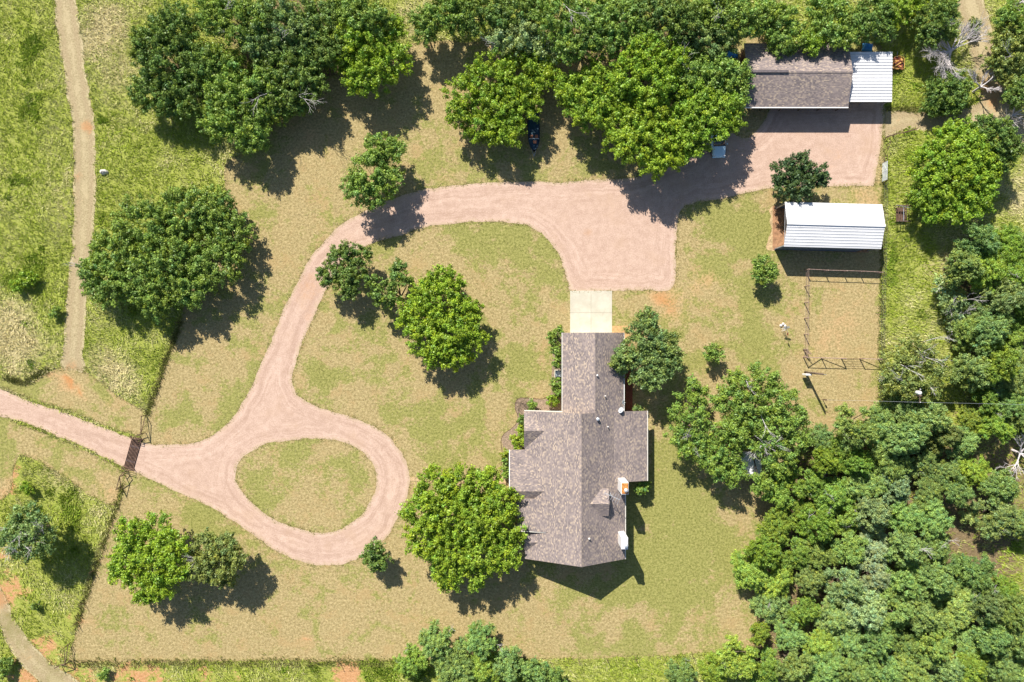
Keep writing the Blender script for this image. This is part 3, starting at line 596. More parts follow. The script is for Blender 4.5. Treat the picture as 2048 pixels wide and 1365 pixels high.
# ---- barn
yBn = 580 * S; yBs = 455.5 * S; yBr = 517.8 * S; xBl = 452 * S; xBr = 655 * S
barn = thing('barn', 'long brown shingled barn under the trees at upper right', 'barn')
he_b = 2.35; rb = 3.55
broof = roof('roof', [[(xBl, yBr, rb), (xBr, yBr, rb), (xBr, yBn, he_b), (xBl, yBn, he_b)], [(xBl, yBs, he_b), (xBr, yBs, he_b), (xBr, yBr, rb), (xBl, yBr, rb)]], barn, M['shingle'])
kb = (rb - he_b) / (yBn - yBr); c = MB()
slab(c, [(xBl, yBr, rb + .04), (xBr, yBr, rb + .04), (xBr, yBr + .2, rb + .04 - .2 * kb), (xBl, yBr + .2, rb + .04 - .2 * kb)], .03)
slab(c, [(xBl, yBr - .2, rb + .04 - .2 * kb), (xBr, yBr - .2, rb + .04 - .2 * kb), (xBr, yBr, rb + .04), (xBl, yBr, rb + .04)], .03)
c.build('ridge_cap', M['shingle'], broof)
MB().box(xBl + .4, xBl + 5.2, yBr - .16, yBr + .16, rb - .02, rb + .13).build('ridge_vent', M['darkvent'], broof)
edge_board('gutter', (xBl, yBs - .06, he_b - .05), (xBr, yBs - .06, he_b - .05), barn, M['white'], .12, .14)
MB().box(xBl + .3, xBr - .35, yBn - .5, yBn - .35, 0, he_b - .05).build('wall', M['woodwall'], barn)
for x in (xBl + .3, xBr - .5): MB().box(x, x + .15, yBs + 2.2, yBn - .5, 0, he_b - .05).build('wall', M['woodwall'], barn)
for i in range(6):
    x = xBl + .4 + i * (xBr - xBl - .9) / 5; MB().tube((x, yBs + .35, 0), (x, yBs + .35, he_b - .1), .075, n=8).build('post', M['woodwall'], barn)
for i in range(3):
    x = xBl + 1.2 + i * 4.1; MB().box(x, x + 3.4, yBs + 2.2, yBs + 2.28, .05, 2.0).build('door', M['darkwall'], barn)
# ---- metal carport beside the barn
def corrugated(name, x0, x1, y0, y1, z0, z1, parent, pitch=.38, rib=.034, mat=M['wmetal'], end=None):
    """roof made of lengthwise sheets (three ribs each) running along x; z0 at y0, z1 at y1"""
    n = max(1, round(abs(y1 - y0) / (pitch * 2))); 
    for k in range(n):
        ya = y0 + (y1 - y0) * k / n; yb = y0 + (y1 - y0) * (k + 1) / n; b = MB(); prof = []
        for r_ in range(2):
            for (f, u) in ((0, 0), (.62, 0), (.70, rib), (.88, rib), (.96, 0)): prof.append(((r_ + f) / 2, u))
        prof.append((1, 0))
        s = 1 if y1 > y0 else -1
        za = z0 + (z1 - z0) * k / n + .006 * (k % 2); zb = z0 + (z1 - z0) * (k + 1) / n + .006 * (k % 2)
        top = [(ya + (yb - ya) * f, za + (zb - za) * f + u) for f, u in prof]
        e0 = random.uniform(-.02, .02); X0 = x0 + e0; X1 = x1 + random.uniform(-.02, .02)
        for (a, c) in zip(top, top[1:]):
            q = [(X0, a[0], a[1]), (X1, a[0], a[1]), (X1, c[0], c[1]), (X0, c[0], c[1])]; b.poly(q if s > 0 else q[::-1])
        o = b.build(name, mat, parent); m = o.modifiers.new('s', 'SOLIDIFY'); m.thickness = .012
xC0 = xBr - .15; xC1 = 742 * S; yC1 = 564 * S; yC0 = 467 * S
carport = thing('carport', 'white ribbed metal carport roof joined to the right end of the barn', 'carport')
corrugated('roof_panel', xC0, xC1, yC0, yC1, 2.12, 2.22, carport, .42, .07)
for x in (xC0 + .4, xC0 + 2.7, xC1 - .3):
    for y in (yC0 + .25, yC1 - .25): MB().tube((x, y, 0), (x, y, 2.1), .06, n=8).build('post', M['galv'], carport)
for x in (xC0 + .4, xC1 - .3): MB().box(x - .05, x + .05, yC0 + .1, yC1 - .1, 1.98, 2.08).build('beam', M['galv'], carport)
MB().tube((xC1 - .35, yC0 + .25, 2.05), (xC1 - 1.3, yC0 + .25, .95), .04).build('brace', M['galv'], carport)
# ---- metal shed
shed = thing('metal_shed', 'white ribbed metal shed with open end beside the fenced pen', 'shed', P(1545, 500) * 0)
ex0 = 523.5 * S; ex1 = 711 * S
def rot(o_list, piv, a):
    pass
tilt = math.atan2(-5.0, 192)      # the whole shed is turned slightly clockwise
piv = Vector((ex0, 182 * S, 0)); shed.location = piv; shed.rotation_euler = (0, 0, tilt)
L = ex1 - ex0; eh = 3.3; rh = 4.15; D0 = 0.0; D1 = 86 * S
ysh0 = 0.12; 
corrugated('roof_panel', 0, L, 0.0, D1 / 2, eh, rh, shed); corrugated('roof_panel', 0, L, D1, D1 / 2, eh, rh, shed)
MB().box(-.02, L + .02, D1 / 2 - .16, D1 / 2 + .16, rh - .01, rh + .075).build('ridge_cap', M['wmetal'], shed)
b = MB()
for i in range(26):
    x = .05 + i * (L - 1.75) / 26; b.box(x, x + (L - 1.75) / 26 - .06, .04, .10, .03, eh - .04); b.box(x + (L - 1.75) / 26 - .06, x + (L - 1.75) / 26, .02, .10, .03, eh - .04)
b.build('wall', M['darkwall'], shed)
MB().box(.05, L - .1, D1 - .12, D1 - .06, .03, eh - .05).build('wall', M['darkwall'], shed)
for x in (.15, L * .33, L * .66, L - .12):
    for y in (.18, D1 - .2): MB().box(x - .05, x + .05, y - .05, y + .05, 0, eh - .06).build('post', M['galv'], shed)
for x in (.15, L * .33, L * .66, L - .12):
    MB().tube((x, .15, eh - .1), (x, D1 / 2, rh - .1), .04).tube((x, D1 / 2, rh - .1), (x, D1 - .15, eh - .1), .04).tube((x, .15, eh - .2), (x, D1 - .15, eh - .2), .04).build('truss', M['galv'], shed)

# ------------------------------------------------------------------ trees
rngG = np.random.default_rng(11)
def unit(v): return v / (np.linalg.norm(v, axis=-1, keepdims=True) + 1e-9)
def crown_mesh(name, lobes, seed, leaf=0.105, clump=0.56, dens=1.0, fill=1.0, droop=0.0):
    """leaf sprays on the skin of many small clumps that sit on the skin of a few large lobes"""
    rg = np.random.default_rng(seed); C = []; LC = []; CR = []
    lob = np.array(lobes, float)
    for (x, y, z, r) in lob:
        n = max(8, int(5.2 * fill * (r / clump) ** 2)); n1 = int(n * .58)
        d = unit(rg.normal(size=(n, 3))); d[:, 2] = np.where(d[:, 2] < -.25, -d[:, 2] * .6, d[:, 2]); d = unit(d)
        rad = r * np.concatenate([rg.uniform(.80, 1.10, n1), rg.uniform(.48, .74, n - n1)]); C.append(np.array([x, y, z]) + d * rad[:, None] * [1, 1, .74]); LC.append(d)
        CR.append(clump * np.where(np.arange(n) < n1, rg.choice([.4, .55, .75, .95], n), rg.uniform(.7, 1.2, n)))
    C = np.concatenate(C); LC = np.concatenate(LC); CR = np.concatenate(CR)
    keep = np.ones(len(C), bool)
    for (x, y, z, r) in lob:
        q = (C - [x, y, z]) / [r, r, r * .72]; keep &= ~(((q ** 2).sum(1) < .20) & (rg.random(len(C)) < .9))
    keep &= C[:, 2] > 0.5
    C, LC, CR = C[keep], LC[keep], CR[keep]
    ct = rg.uniform(.78, 1.22, len(C)); cy = rg.normal(0, .10, len(C))
    nl = np.maximum(8, (dens * 80 * (CR / .75) ** 2 * (.17 / leaf) ** 2)).astype(int)
    idx = np.repeat(np.arange(len(C)), nl); N = len(idx)
    d = unit(rg.normal(size=(N, 3)) + LC[idx] * .55 + [0, 0, .35])
    p = C[idx] + d * (CR[idx] * rg.uniform(.35, .95, N))[:, None] * [1, 1, .8] + LC[idx] * (CR[idx] * rg.uniform(-.7, .75, N))[:, None]
    p[:, 2] -= droop * rg.random(N) * CR[idx]
    nrm = unit(d * .85 + rg.normal(size=(N, 3)) * .55 + [0, 0, .12]); t = unit(np.cross(nrm, rg.normal(size=(N, 3)))); bt = np.cross(nrm, t)
    a = leaf * rg.uniform(.6, 1.35, N)[:, None]; b = a * rg.uniform(.6, .95, N)[:, None]
    V = np.stack([p - t * a * .8 + bt * b, p - t * a * .8 - bt * b, p + t * a * 1.2], 1).reshape(-1, 3)
    V[:, 2] = np.maximum(V[:, 2], .05)
    F = np.arange(3 * N).reshape(-1, 3)
    v = ct[idx] * rg.uniform(.68, 1.32, N); yl = cy[idx] + rg.normal(0, .08, N)
    col = np.stack([v * (1 + yl), v * (1 + yl * .3), v * (1 - yl)], 1); col = np.repeat(np.clip(col, .2, 2), 3, 0)
    return fast_mesh(name, V, F, M['leaf'], col)
def trunk_mesh(name, lobes, base_r, seed, mat='bark', zfork=.28):
    rg = random.Random(seed); b = MB(); top = max(z for _, _, z, _ in lobes); zf = top * zfork
    cx = sum(l[0] for l in lobes) / len(lobes); cy = sum(l[1] for l in lobes) / len(lobes)
    f = Vector((cx * .15, cy * .15, zf)); b.tube((0, 0, -.1), (0, 0, .3), base_r * 1.5, base_r, 8).tube((0, 0, .28), f, base_r, base_r * .8, 8)
    for (x, y, z, r) in lobes:
        e = Vector((x, y, z)); m = f.lerp(e, .5) + Vector((rg.uniform(-.4, .4), rg.uniform(-.4, .4), rg.uniform(.1, .5)))
        b.tube(f, m, base_r * .55, base_r * .32, 6).tube(m, e, base_r * .32, base_r * .15, 5)
        for _ in range(2):
            q = e + Vector((rg.uniform(-1, 1), rg.uniform(-1, 1), rg.uniform(-.1, .7))) * r * .75; b.tube(m.lerp(e, rg.uniform(.3, 1)), q, base_r * .13, .015, 4, False)
    return b.mesh(name, M[mat], True)
def twig(b, o, d, L, r, depth, rg, spread=.6, up=.1):
    e = o
    for s in range(2):
        d = (d + Vector((rg.uniform(-.25, .25), rg.uniform(-.25, .25), rg.uniform(-.15, .2)))).normalized(); e2 = e + d * L / 2
        b.tube(e, e2, r * (1 - s * .25), r * (.75 - s * .25), 5 if depth > 1 else 4, False)
        if depth > 0:
            for _ in range(rg.choice((1, 2, 2)) if s == 0 else rg.choice((2, 3))):
                nd = (d + Vector((rg.uniform(-1, 1), rg.uniform(-1, 1), rg.uniform(-.5, .6))) * spread + Vector((0, 0, up))).normalized()
                twig(b, e2, nd, L * rg.uniform(.55, .8), r * .55, depth - 1, rg, spread, up)
        e = e2
TONE = dict(bright=(.262, .392, .036), mid=(.228, .345, .064), dark=(.168, .262, .052), grey=(.285, .385, .145), olive=(.250, .300, .075), blue=(.205, .298, .085), lime=(.280, .385, .040), deep=(.085, .140, .045))
def jit(c, rg, a=.12):
    k = 1 + rg.uniform(-a, a); return (c[0] * k * (1 + rg.uniform(-a, a) * .6), c[1] * k, c[2] * k * (1 + rg.uniform(-a, a)), 1)
TREES = []
WTONE = dict(bright=(.275, .410, .060), mid=(.262, .380, .100), grey=(.330, .430, .185), lime=(.295, .395, .055))
def tree(label, lob, hgt=7.0, tone='bright', name='oak_tree', leaf=.105, clump=.56, dens=1.0, fill=1.0, dead=0, cat='tree', group=None, base=None, droop=0):
    """lob: (px, py, radius px) of each lobe as it shows in the photograph"""
    seed = int(lob[0][0] * 7 + lob[0][1] * 13); rg = random.Random(seed)
    hc = hgt * .66; pts = []
    wsum = sum(l[2] ** 2 for l in lob); mx = sum(l[0] * l[2] ** 2 for l in lob) / wsum; my = sum(l[1] * l[2] ** 2 for l in lob) / wsum
    R0 = max(math.hypot(l[0] - mx, l[1] - my) + l[2] for l in lob)
    o0 = P(*(base or (mx, my)), hc if not base else 0); o0.z = 0
    for l in lob:
        k = math.hypot(l[0] - mx, l[1] - my) / max(R0, 1); r = l[2] * S * .93 - clump * .25
        r = max(r, .5); z = max(hgt * (1 - .38 * k * k) - r * .72 - clump * .4 + rg.uniform(-.35, .35), r * .55 + .3)
        q = P(l[0], l[1], z + r * .35); pts.append((q.x - o0.x, q.y - o0.y, z, r))
    t = thing(name, label, cat, o0, 0, group)
    link('trunk', trunk_mesh('trunk', pts, .07 + .035 * hgt * (R0 * S / 6) ** .5, seed), t)
    cr = link('crown', crown_mesh('crown', pts, seed, leaf, clump, dens, fill, droop), t); cr.color = jit(TONE[tone], rg, .06)
    if dead:
        for _ in range(dead):
            b = MB(); l = rg.choice(pts); d = Vector((rg.uniform(-1, 1), rg.uniform(-1, 1), rg.uniform(.1, .6))).normalized()
            s0 = Vector((l[0], l[1], l[2] + l[3] * .3)) + Vector((rg.uniform(-.5, .5), rg.uniform(-.5, .5), 0)) * l[3]; twig(b, s0, d, l[3] * .85, .04, 2, rg); b.build('dead_branch', M['deadwood'], t)
    TREES.append((o0.x, o0.y, R0 * S)); return t
T = tree
T('spreading oak straddling the left fence beside the dirt track', [(215,560,58),(225,505,52),(285,450,62),(330,525,72),(365,425,58),(430,420,52),(465,470,42),(425,525,55),(300,590,52),(185,545,38),(375,575,42),(250,545,55)], 5.6, 'mid', dead=1)
T('dark green tree at the left tip of the upper left grove', [(330,120,66),(300,180,44),(350,60,58),(400,130,48),(295,85,38),(355,190,50)], 5.8, 'dark')
T('lighter green tree whose crown leans out of the upper left grove', [(440,130,45),(450,190,50),(480,240,50),(505,275,36),(520,185,55),(430,245,38)], 5.9, 'mid')
T('yellow green tree at the top edge above the dark left tree', [(470,40,46),(430,25,44),(510,30,40)], 6.5, 'mid', dead=1)
T('dark tree in the middle of the upper left grove', [(560,120,58),(600,140,52),(570,180,48),(615,175,40)], 5.8, 'dark', dead=2)
T('grey green tree at the top of the upper left grove', [(550,45,55),(590,70,48),(520,85,42)], 6.2, 'blue', dead=2)
T('tall dark tree at the top edge beside the bright oak', [(630,40,52),(660,90,40),(610,95,42),(680,20,40)], 6.0, 'dark')
T('small shrubby tree at the lower end of the upper left grove', [(585,195,36),(550,215,34),(605,205,25)], 4.2, 'mid')
T('bright green round oak right of the upper left grove', [(690,100,45),(740,75,48),(785,120,42),(740,138,50),(778,60,34),(720,155,34),(698,65,36)], 6.0, 'bright')
T('small tree at the top edge above the bright oak', [(725,22,38),(755,40,30),(700,15,30)], 7, 'mid')
T('mid green tree standing alone where the drive bends', [(755,300,36),(788,302,24),(740,350,42),(722,382,34),(775,358,34),(745,392,26),(775,285,24),(705,365,22)], 5.6, 'mid')
T('round oak shading the dark boat', [(930,190,44),(980,150,52),(1040,150,54),(1000,215,52),(1045,205,42),(958,250,38),(1000,262,34),(1030,272,24),(1075,120,40),(912,230,25),(1090,150,28)], 5.4, 'bright')
T('pale grey green tree above the boat oak', [(1000,78,30),(1045,70,38),(1085,95,32)], 5.6, 'grey', dead=2)
T('bright oak at the left end of the grove by the barn', [(1165,190,52),(1200,160,44),(1140,175,34),(1185,225,40),(1215,205,36)], 6.2, 'bright')
T('large yellow green oak overhanging the drive above the gravel court', [(1250,250,52),(1290,275,50),(1255,290,36),(1320,300,46),(1300,225,52),(1350,270,48),(1345,315,30),(1240,215,40),(1310,328,28)], 6.8, 'bright')
T('oak spreading over the parked silver car', [(1384,280,38),(1412,240,44),(1440,215,42),(1462,245,28),(1378,240,44),(1395,200,40),(1438,272,14)], 7.0, 'bright', dead=1)
T('oak leaning over the left end of the barn', [(1440,150,44),(1470,170,36),(1400,160,46),(1470,205,26),(1480,145,26),(1360,165,42),(1380,120,36)], 6.2, 'mid', dead=2)
T('grey green tree in the middle of the grove left of the barn', [(1300,160,50),(1260,150,42),(1330,120,46),(1290,110,40)], 8, 'bright')
T('blue green tree reaching over the barn left corner', [(1420,85,48),(1390,60,46),(1450,60,46),(1370,95,38)], 6.0, 'blue', dead=1)
T('broad tree at the top edge between grove and clearing', [(1160,60,52),(1120,30,52),(1200,40,50),(1140,95,36)], 7.5, 'mid', dead=1)
T('leafy tree second from left in the top edge row by the barn grove', [(1240,40,50),(1270,70,42),(1220,80,40)], 7.6, 'mid')
T('dark tree at the top edge above the middle of the barn grove', [(1330,40,50),(1300,20,42),(1360,30,42)], 8, 'dark')
T('bright tree at the top edge just left of the sunny gap', [(1450,15,44),(1480,35,40),(1420,20,36)], 7.2, 'mid')
for i, (lb, lo, h, to) in enumerate([
    ('small bush at the left end of the top edge row beside the yellow path', [(850,65,24),(845,35,26)], 4.5, 'mid'),
    ('tree at the top edge right of the yellow grass path', [(890,15,40),(870,40,28),(915,30,34)], 5.6, 'mid'),
    ('dark tree at the top edge above the mown clearing', [(955,20,44),(985,10,36),(935,40,26)], 5.6, 'dark'),
    ('tree at the top edge left of the pale grey tree', [(1030,20,42),(1065,25,36),(1005,35,28)], 5.6, 'dark'),
    ('tree hanging over the barn roof, left of the small overhanging sprig', [(1555,40,46),(1530,30,38),(1560,85,28),(1595,70,30)], 5.4, 'mid'),
    ('small round crown poking over the middle of the barn roof', [(1626,90,20),(1615,78,16),(1640,80,14)], 4.6, 'bright'),
    ('bushy grey green tree behind the barn right half', [(1670,45,48),(1710,50,36),(1650,20,40),(1690,75,26)], 5.3, 'mid'),
    ('dark tree at the top edge above the carport', [(1750,20,40),(1735,50,26),(1770,60,24)], 5.0, 'dark'),
    ('yellow green tree at the top edge right of the carport', [(1795,18,38),(1825,5,34),(1780,40,18)], 4.2, 'bright'),
    ('deep green tree behind the bleached dead tree', [(1868,40,42),(1890,20,34),(1858,72,26),(1900,60,20)], 4.8, 'dark'),
    ('dark bush beside the bend of the upper right track', [(1890,185,40),(1920,170,30),(1870,205,28),(1905,205,30),(1920,195,20)], 3.2, 'dark'),
    ('olive tree at the right edge beside the upper right track', [(2015,110,42),(2040,140,40),(2020,70,32),(2045,90,30)], 4.0, 'olive'),
    ('dark green tree in the upper right corner', [(2040,30,36),(2015,40,26),(2060,60,30)], 4.4, 'mid'),
    ('small green bush at the right edge below the track', [(2035,190,26),(2050,175,24)], 4.5, 'dark'),
    ('big bright oak right of the metal gate', [(1905,290,50),(1950,300,44),(1870,330,46),(1860,380,42),(1910,360,54),(1960,360,44),(1925,410,40),(1880,415,34),(1965,405,28),(1930,270,36),(1975,330,24)], 6.2, 'bright'),
    ('dark tree touching the big bright oak at the right edge', [(1995,270,42),(2020,290,34),(2000,310,34),(1975,255,28)], 5.6, 'dark'),
    ('dark ragged tree between the gravel court and the metal shed', [(1575,345,32),(1605,330,26),(1640,350,24),(1600,370,36),(1570,375,24),(1635,362,18)], 4.6, 'deep'),
    ('round clipped tree left of the fenced pen', [(1530,530,22),(1520,545,20),(1541,545,20),(1530,552,18)], 3.4, 'mid'),
    ('small round tree right of the house between two large ones', [(1428,700,15),(1420,710,13),(1438,712,13)], 2.8, 'mid'),
    ('dark oak beside the inner edge of the curved drive', [(695,500,20),(675,515,24),(720,510,24),(660,550,28),(690,560,30),(715,540,24),(700,580,22)], 4.3, 'dark'),
    ('dense bright oak at the centre of the front lawn', [(880,555,30),(910,560,22),(850,590,34),(895,610,48),(835,640,42),(930,625,36),(900,665,52),(855,680,42),(945,670,32),(910,710,36),(820,625,28),(870,700,34)], 5.3, 'bright'),
    ('big bright oak against the front of the house', [(870,980,48),(920,970,42),(960,985,44),(845,1030,44),(900,1040,60),(960,1050,54),(1000,1010,42),(850,1080,42),(910,1110,54),(965,1110,48),(1010,1070,42),(895,1150,36),(945,1155,30),(1010,1120,30),(985,955,24)], 6.8, 'bright'),
    ('bright oak on the lower left lawn', [(260,1070,34),(310,1060,36),(345,1090,34),(255,1120,40),(300,1130,46),(345,1140,34),(285,1180,34),(240,1150,26),(325,1175,24)], 6.2, 'bright'),
    ('olive juniper beside the bright lower left oak', [(410,1100,34),(450,1095,30),(430,1130,40),(470,1120,24),(400,1140,28),(450,1150,26)], 5.8, 'olive'),
    ('small dark tree on the lower rim of the turning circle', [(750,1100,22),(735,1115,18),(765,1120,20),(755,1130,16)], 3.8, 'dark'),
    ('feathery blue green tree overhanging the house gutter', [(1295,640,26),(1290,675,38),(1325,690,34),(1255,715,30),(1285,730,40),(1330,725,34),(1305,755,28),(1240,725,18),(1345,710,20)], 6.0, 'blue'),
    ]):
    T(lb, lo, h, to, name='juniper_tree' if 'juniper' in lb else ('shrub' if 'bush' in lb else 'oak_tree'), leaf=.095 if h < 5 else .105, clump=.42 if h < 5 else .56, cat='bush' if 'bush' in lb else 'tree', dead=1 if 'olive' in lb else 0)
T('thin leaning tree with bare trunk beside the dense lawn oak', [(798,540,20),(812,560,14),(780,560,18),(765,592,26),(745,565,18),(790,600,14)], 4.6, 'dark', leaf=.14, clump=.5, base=(806,600))
T('wide grey green oak above the white hidden roof, right of the house', [(1514,742,18),(1530,765,30),(1480,775,34),(1450,800,28),(1560,800,36),(1500,820,50),(1590,840,34),(1555,860,46),(1470,860,40),(1600,880,26),(1520,882,34),(1455,895,34),(1560,920,36),(1468,945,28),(1522,968,24),(1440,930,30)], 6.4, 'mid', dead=5, dens=.85)
T('loose grey green tree between the house wing and the wide oak', [(1375,795,22),(1400,792,20),(1360,830,24),(1395,835,26),(1350,870,22),(1385,880,28),(1415,872,22),(1365,903,17),(1405,915,22)], 5.2, 'mid', dead=2, dens=.8)
T('ragged small tree at the top of the loose grey green tree beside the house', [(1388,772,13),(1380,762,9)], 4.2, 'mid', leaf=.14, clump=.45)
T('pale grey brush shrub at the edge of the right wood', [(1905,600,30),(1920,640,26),(1890,570,24)], 3.2, 'grey', 'shrub', leaf=.13, clump=.5, dens=.6, dead=3, cat='bush')
T('half dead olive tree by the right fence with pale branches', [(1800,730,38),(1840,700,36),(1870,740,32),(1820,765,36),(1785,765,26),(1860,775,28)], 5.6, 'olive', dead=8, dens=.65)
T('dark blue green tree with dead limbs at the left edge', [(50,1040,34),(75,1060,30),(20,1070,30),(60,1090,34),(90,1085,24),(35,1100,26)], 6.2, 'blue', dead=8, dens=.7)

# woods: copies of a few full trees, each its own size, turn and tint
PROTO = []
for k in range(7):
    rg = random.Random(100 + k); lo = []
    n = 8 + k % 3
    for i in range(n):
        a = 2 * math.pi * i / n + rg.uniform(-.5, .5); q = rg.uniform(1.3, 2.85); r = rg.uniform(.75, 1.55) * (1.15 if q < 2.2 else .85)
        lo.append((q * math.cos(a), q * math.sin(a), rg.uniform(2.6, 4.9) - q * .25, r))
    lo += [(rg.uniform(-.7, .7), rg.uniform(-.7, .7), 4.6, 1.5), (rg.uniform(-1.2, 1.2), rg.uniform(-1.2, 1.2), 5.1, 1.05)]
    db = []
    for _ in range(2):
        b = MB(); l = rg.choice(lo); twig(b, Vector((l[0], l[1], l[2] + l[3] * .4)), Vector((rg.uniform(-1, 1), rg.uniform(-1, 1), .3)).normalized(), 1.3, .04, 2, rg); db.append(b.mesh('dead_branch', M['deadwood']))
    PROTO.append((trunk_mesh('trunk', lo, .24, k), crown_mesh('crown', lo, 500 + k, .085, .46, 1.0), db if k % 2 == 0 else []))
ORD = ['first', 'second', 'third', 'fourth', 'fifth', 'sixth', 'seventh', 'eighth', 'ninth', 'tenth', 'eleventh', 'twelfth', 'thirteenth', 'fourteenth']
ADJ = dict(bright='bright green', mid='mid green', dark='dark green', grey='grey green', olive='olive', blue='blue green', lime='yellow green')
def wood(rows, where, group):
    for ri, row in enumerate(rows):
        row = sorted(row)
        for ci, (x, y, r, tone) in enumerate(row):
            rg = random.Random(int(x * 3 + y * 17)); sc = r * S / 3.55 * .91
            hs = sc ** .45 * rg.uniform(.55, 1.25); o0 = P(x, y, 4.2 * hs); o0.z = 0
            pos = ORD[ci] + ' from the left' if ci <= len(row) / 2 or len(row) - 1 - ci > 6 else ('last' if ci == len(row) - 1 else ORD[len(row) - 1 - ci] + ' from the right')
            if ci > len(row) / 2: pos = ('rightmost' if ci == len(row) - 1 else ORD[len(row) - 1 - ci] + ' from the right')
            t = thing('wood_tree', '%s tree of %s, %s in %s row from top' % (ADJ[tone], where, pos.replace('the ', ''), ORD[ri]), 'tree', o0, rg.uniform(0, 6.28), group)
            t.scale = (sc * rg.uniform(.88, 1.18), sc * rg.uniform(.88, 1.18), hs)
            tk, cm, db = PROTO[rg.randrange(7)]
            link('trunk', tk, t); c_ = link('crown', cm, t); c_.color = jit(WTONE.get(tone, TONE[tone]), rg, .17)
            for q in (db if rg.random() < .5 else []): link('dead_branch', q, t)
            TREES.append((o0.x, o0.y, r * S))
wood([[(1966,484,42,'mid'),(2013,497,48,'bright'),(2050,485,40,'mid')],
      [(1929,531,40,'mid'),(1979,541,45,'bright'),(2030,551,45,'bright')],
      [(1959,612,36,'mid'),(2006,600,50,'mid'),(2046,620,40,'bright')],
      [(1939,668,34,'mid'),(1986,666,48,'mid'),(2032,670,44,'bright')],
      [(1945,745,42,'mid'),(1996,725,48,'bright'),(2036,745,44,'mid')],
      [(1975,800,34,'bright'),(2018,812,46,'mid'),(2048,850,38,'mid'),(1996,858,38,'bright')]], 'the upper right wood', 'trees of the upper right wood')
wood([[(1763,833,28,'mid'),(1811,828,48,'mid'),(1862,842,44,'mid'),(1716,858,46,'mid'),(1946,840,30,'lime')],
      [(1642,878,30,'mid'),(1690,900,36,'bright'),(1765,880,36,'mid'),(1811,880,42,'mid'),(1888,875,38,'olive'),(1930,888,34,'mid')],
      [(1653,922,32,'bright'),(1714,925,38,'bright'),(1778,930,44,'mid'),(1840,918,42,'mid'),(1885,935,40,'mid'),(1948,945,38,'bright')],
      [(1561,983,45,'bright'),(1617,965,38,'bright'),(1667,990,42,'bright'),(1728,975,40,'mid'),(1795,975,42,'grey'),(1860,985,42,'mid'),(1918,985,34,'mid'),(2005,975,44,'mid')],
      [(1557,1050,42,'bright'),(1605,1030,36,'bright'),(1640,1050,40,'bright'),(1695,1040,40,'bright'),(1752,1030,40,'grey'),(1806,1040,42,'mid'),(1866,1040,44,'mid'),(1994,1030,56,'mid'),(2045,1050,34,'mid')],
      [(1529,1105,34,'bright'),(1590,1105,36,'bright'),(1640,1105,38,'mid'),(1700,1100,42,'mid'),(1755,1100,42,'grey'),(1815,1100,44,'mid'),(1870,1100,40,'mid')],
      [(1500,1145,46,'bright'),(1557,1160,44,'bright'),(1620,1160,36,'mid'),(1689,1170,48,'grey'),(1748,1155,44,'grey'),(1810,1160,44,'mid'),(1874,1165,46,'mid'),(1945,1150,46,'blue'),(2008,1180,32,'bright')],
      [(1545,1210,36,'mid'),(1611,1225,38,'bright'),(1671,1235,42,'mid'),(1735,1225,44,'grey'),(1795,1225,42,'mid'),(1850,1230,46,'mid'),(1915,1215,44,'mid'),(1975,1210,40,'blue'),(2035,1225,34,'mid')],
      [(1520,1270,26,'lime'),(1580,1275,36,'mid'),(1640,1290,40,'bright'),(1700,1290,42,'mid'),(1760,1285,44,'mid'),(1815,1290,42,'mid'),(1870,1290,46,'mid'),(1930,1285,40,'mid'),(1985,1275,40,'mid'),(2035,1285,38,'mid')],
      [(1365,1352,32,'mid'),(1430,1345,36,'bright'),(1476,1325,42,'bright'),(1529,1330,44,'bright'),(1590,1335,42,'mid'),(1650,1345,42,'mid'),(1710,1345,42,'mid'),(1765,1340,44,'mid'),(1825,1345,42,'mid'),(1885,1345,44,'mid'),(1945,1340,42,'bright'),(2005,1335,44,'mid'),(2050,1350,36,'mid')]],
     'the lower right wood', 'trees of the lower right wood')
wood([[(870,1288,40,'mid'),(960,1285,42,'mid')],
      [(820,1325,40,'bright'),(905,1335,48,'mid'),(965,1340,40,'bright'),(1020,1330,42,'mid'),(1072,1345,38,'mid'),(1112,1362,26,'mid')]], 'the bottom edge clump', 'trees of the bottom edge clump')

# dead trees
def dead_tree(label, px, py, h, spread, n, seed, L, depth=4, lean=(0, 0), mat='deadwood', cat='dead tree', angs=None):
    rg = random.Random(seed); o0 = P(px, py, 0); t = thing('dead_tree', label, cat, o0)
    b = MB(); f = Vector((lean[0] * .3, lean[1] * .3, h * .4)); b.tube((0, 0, -.1), f, .17, .13, 7); b.build('trunk', M[mat], t)
    for i in range(n):
        a = 2 * math.pi * i / n + rg.uniform(-.3, .3) if angs is None else R(angs[i % len(angs)]); d = Vector((math.cos(a) * spread + lean[0] * .3, math.sin(a) * spread + lean[1] * .3, .45 if angs is None else .22)).normalized(); m = MB()
        twig(m, f, d, L * rg.uniform(.8, 1.15), .11, depth, rg, .5, .02); m.build('branch', M[mat], t)
dead_tree('bleached bare dead tree with dense grey branches by the upper right track', 1888, 112, 3.6, 1.15, 11, 5, 1.9, 4, (0, 0), angs=(140, 165, 185, 200, 215, 235, 255, 115, 70, 45, 20))
dead_tree('small leaning bleached snag on the left verge of the upper right track', 1945, 185, 3.2, .6, 4, 9, 1.3, 3, (.5, .8))
dead_tree('pale dead tree in the upper right corner', 2022, 20, 4.5, .9, 5, 12, 1.6, 3, (.3, .5))
dead_tree('grey bare brush at the right edge below the track junction', 2010, 235, 2.6, 1.0, 6, 15, 1.5, 3, (.6, -.2))
dead_tree('fallen pale dead tree at the right edge of the lower wood', 2024, 900, 2.8, 1.0, 5, 21, 1.9, 3, (.8, -.8))
dead_tree('leafless grey branches among the upper right wood shrubs', 1905, 640, 2.6, .9, 5, 31, 1.4, 3)

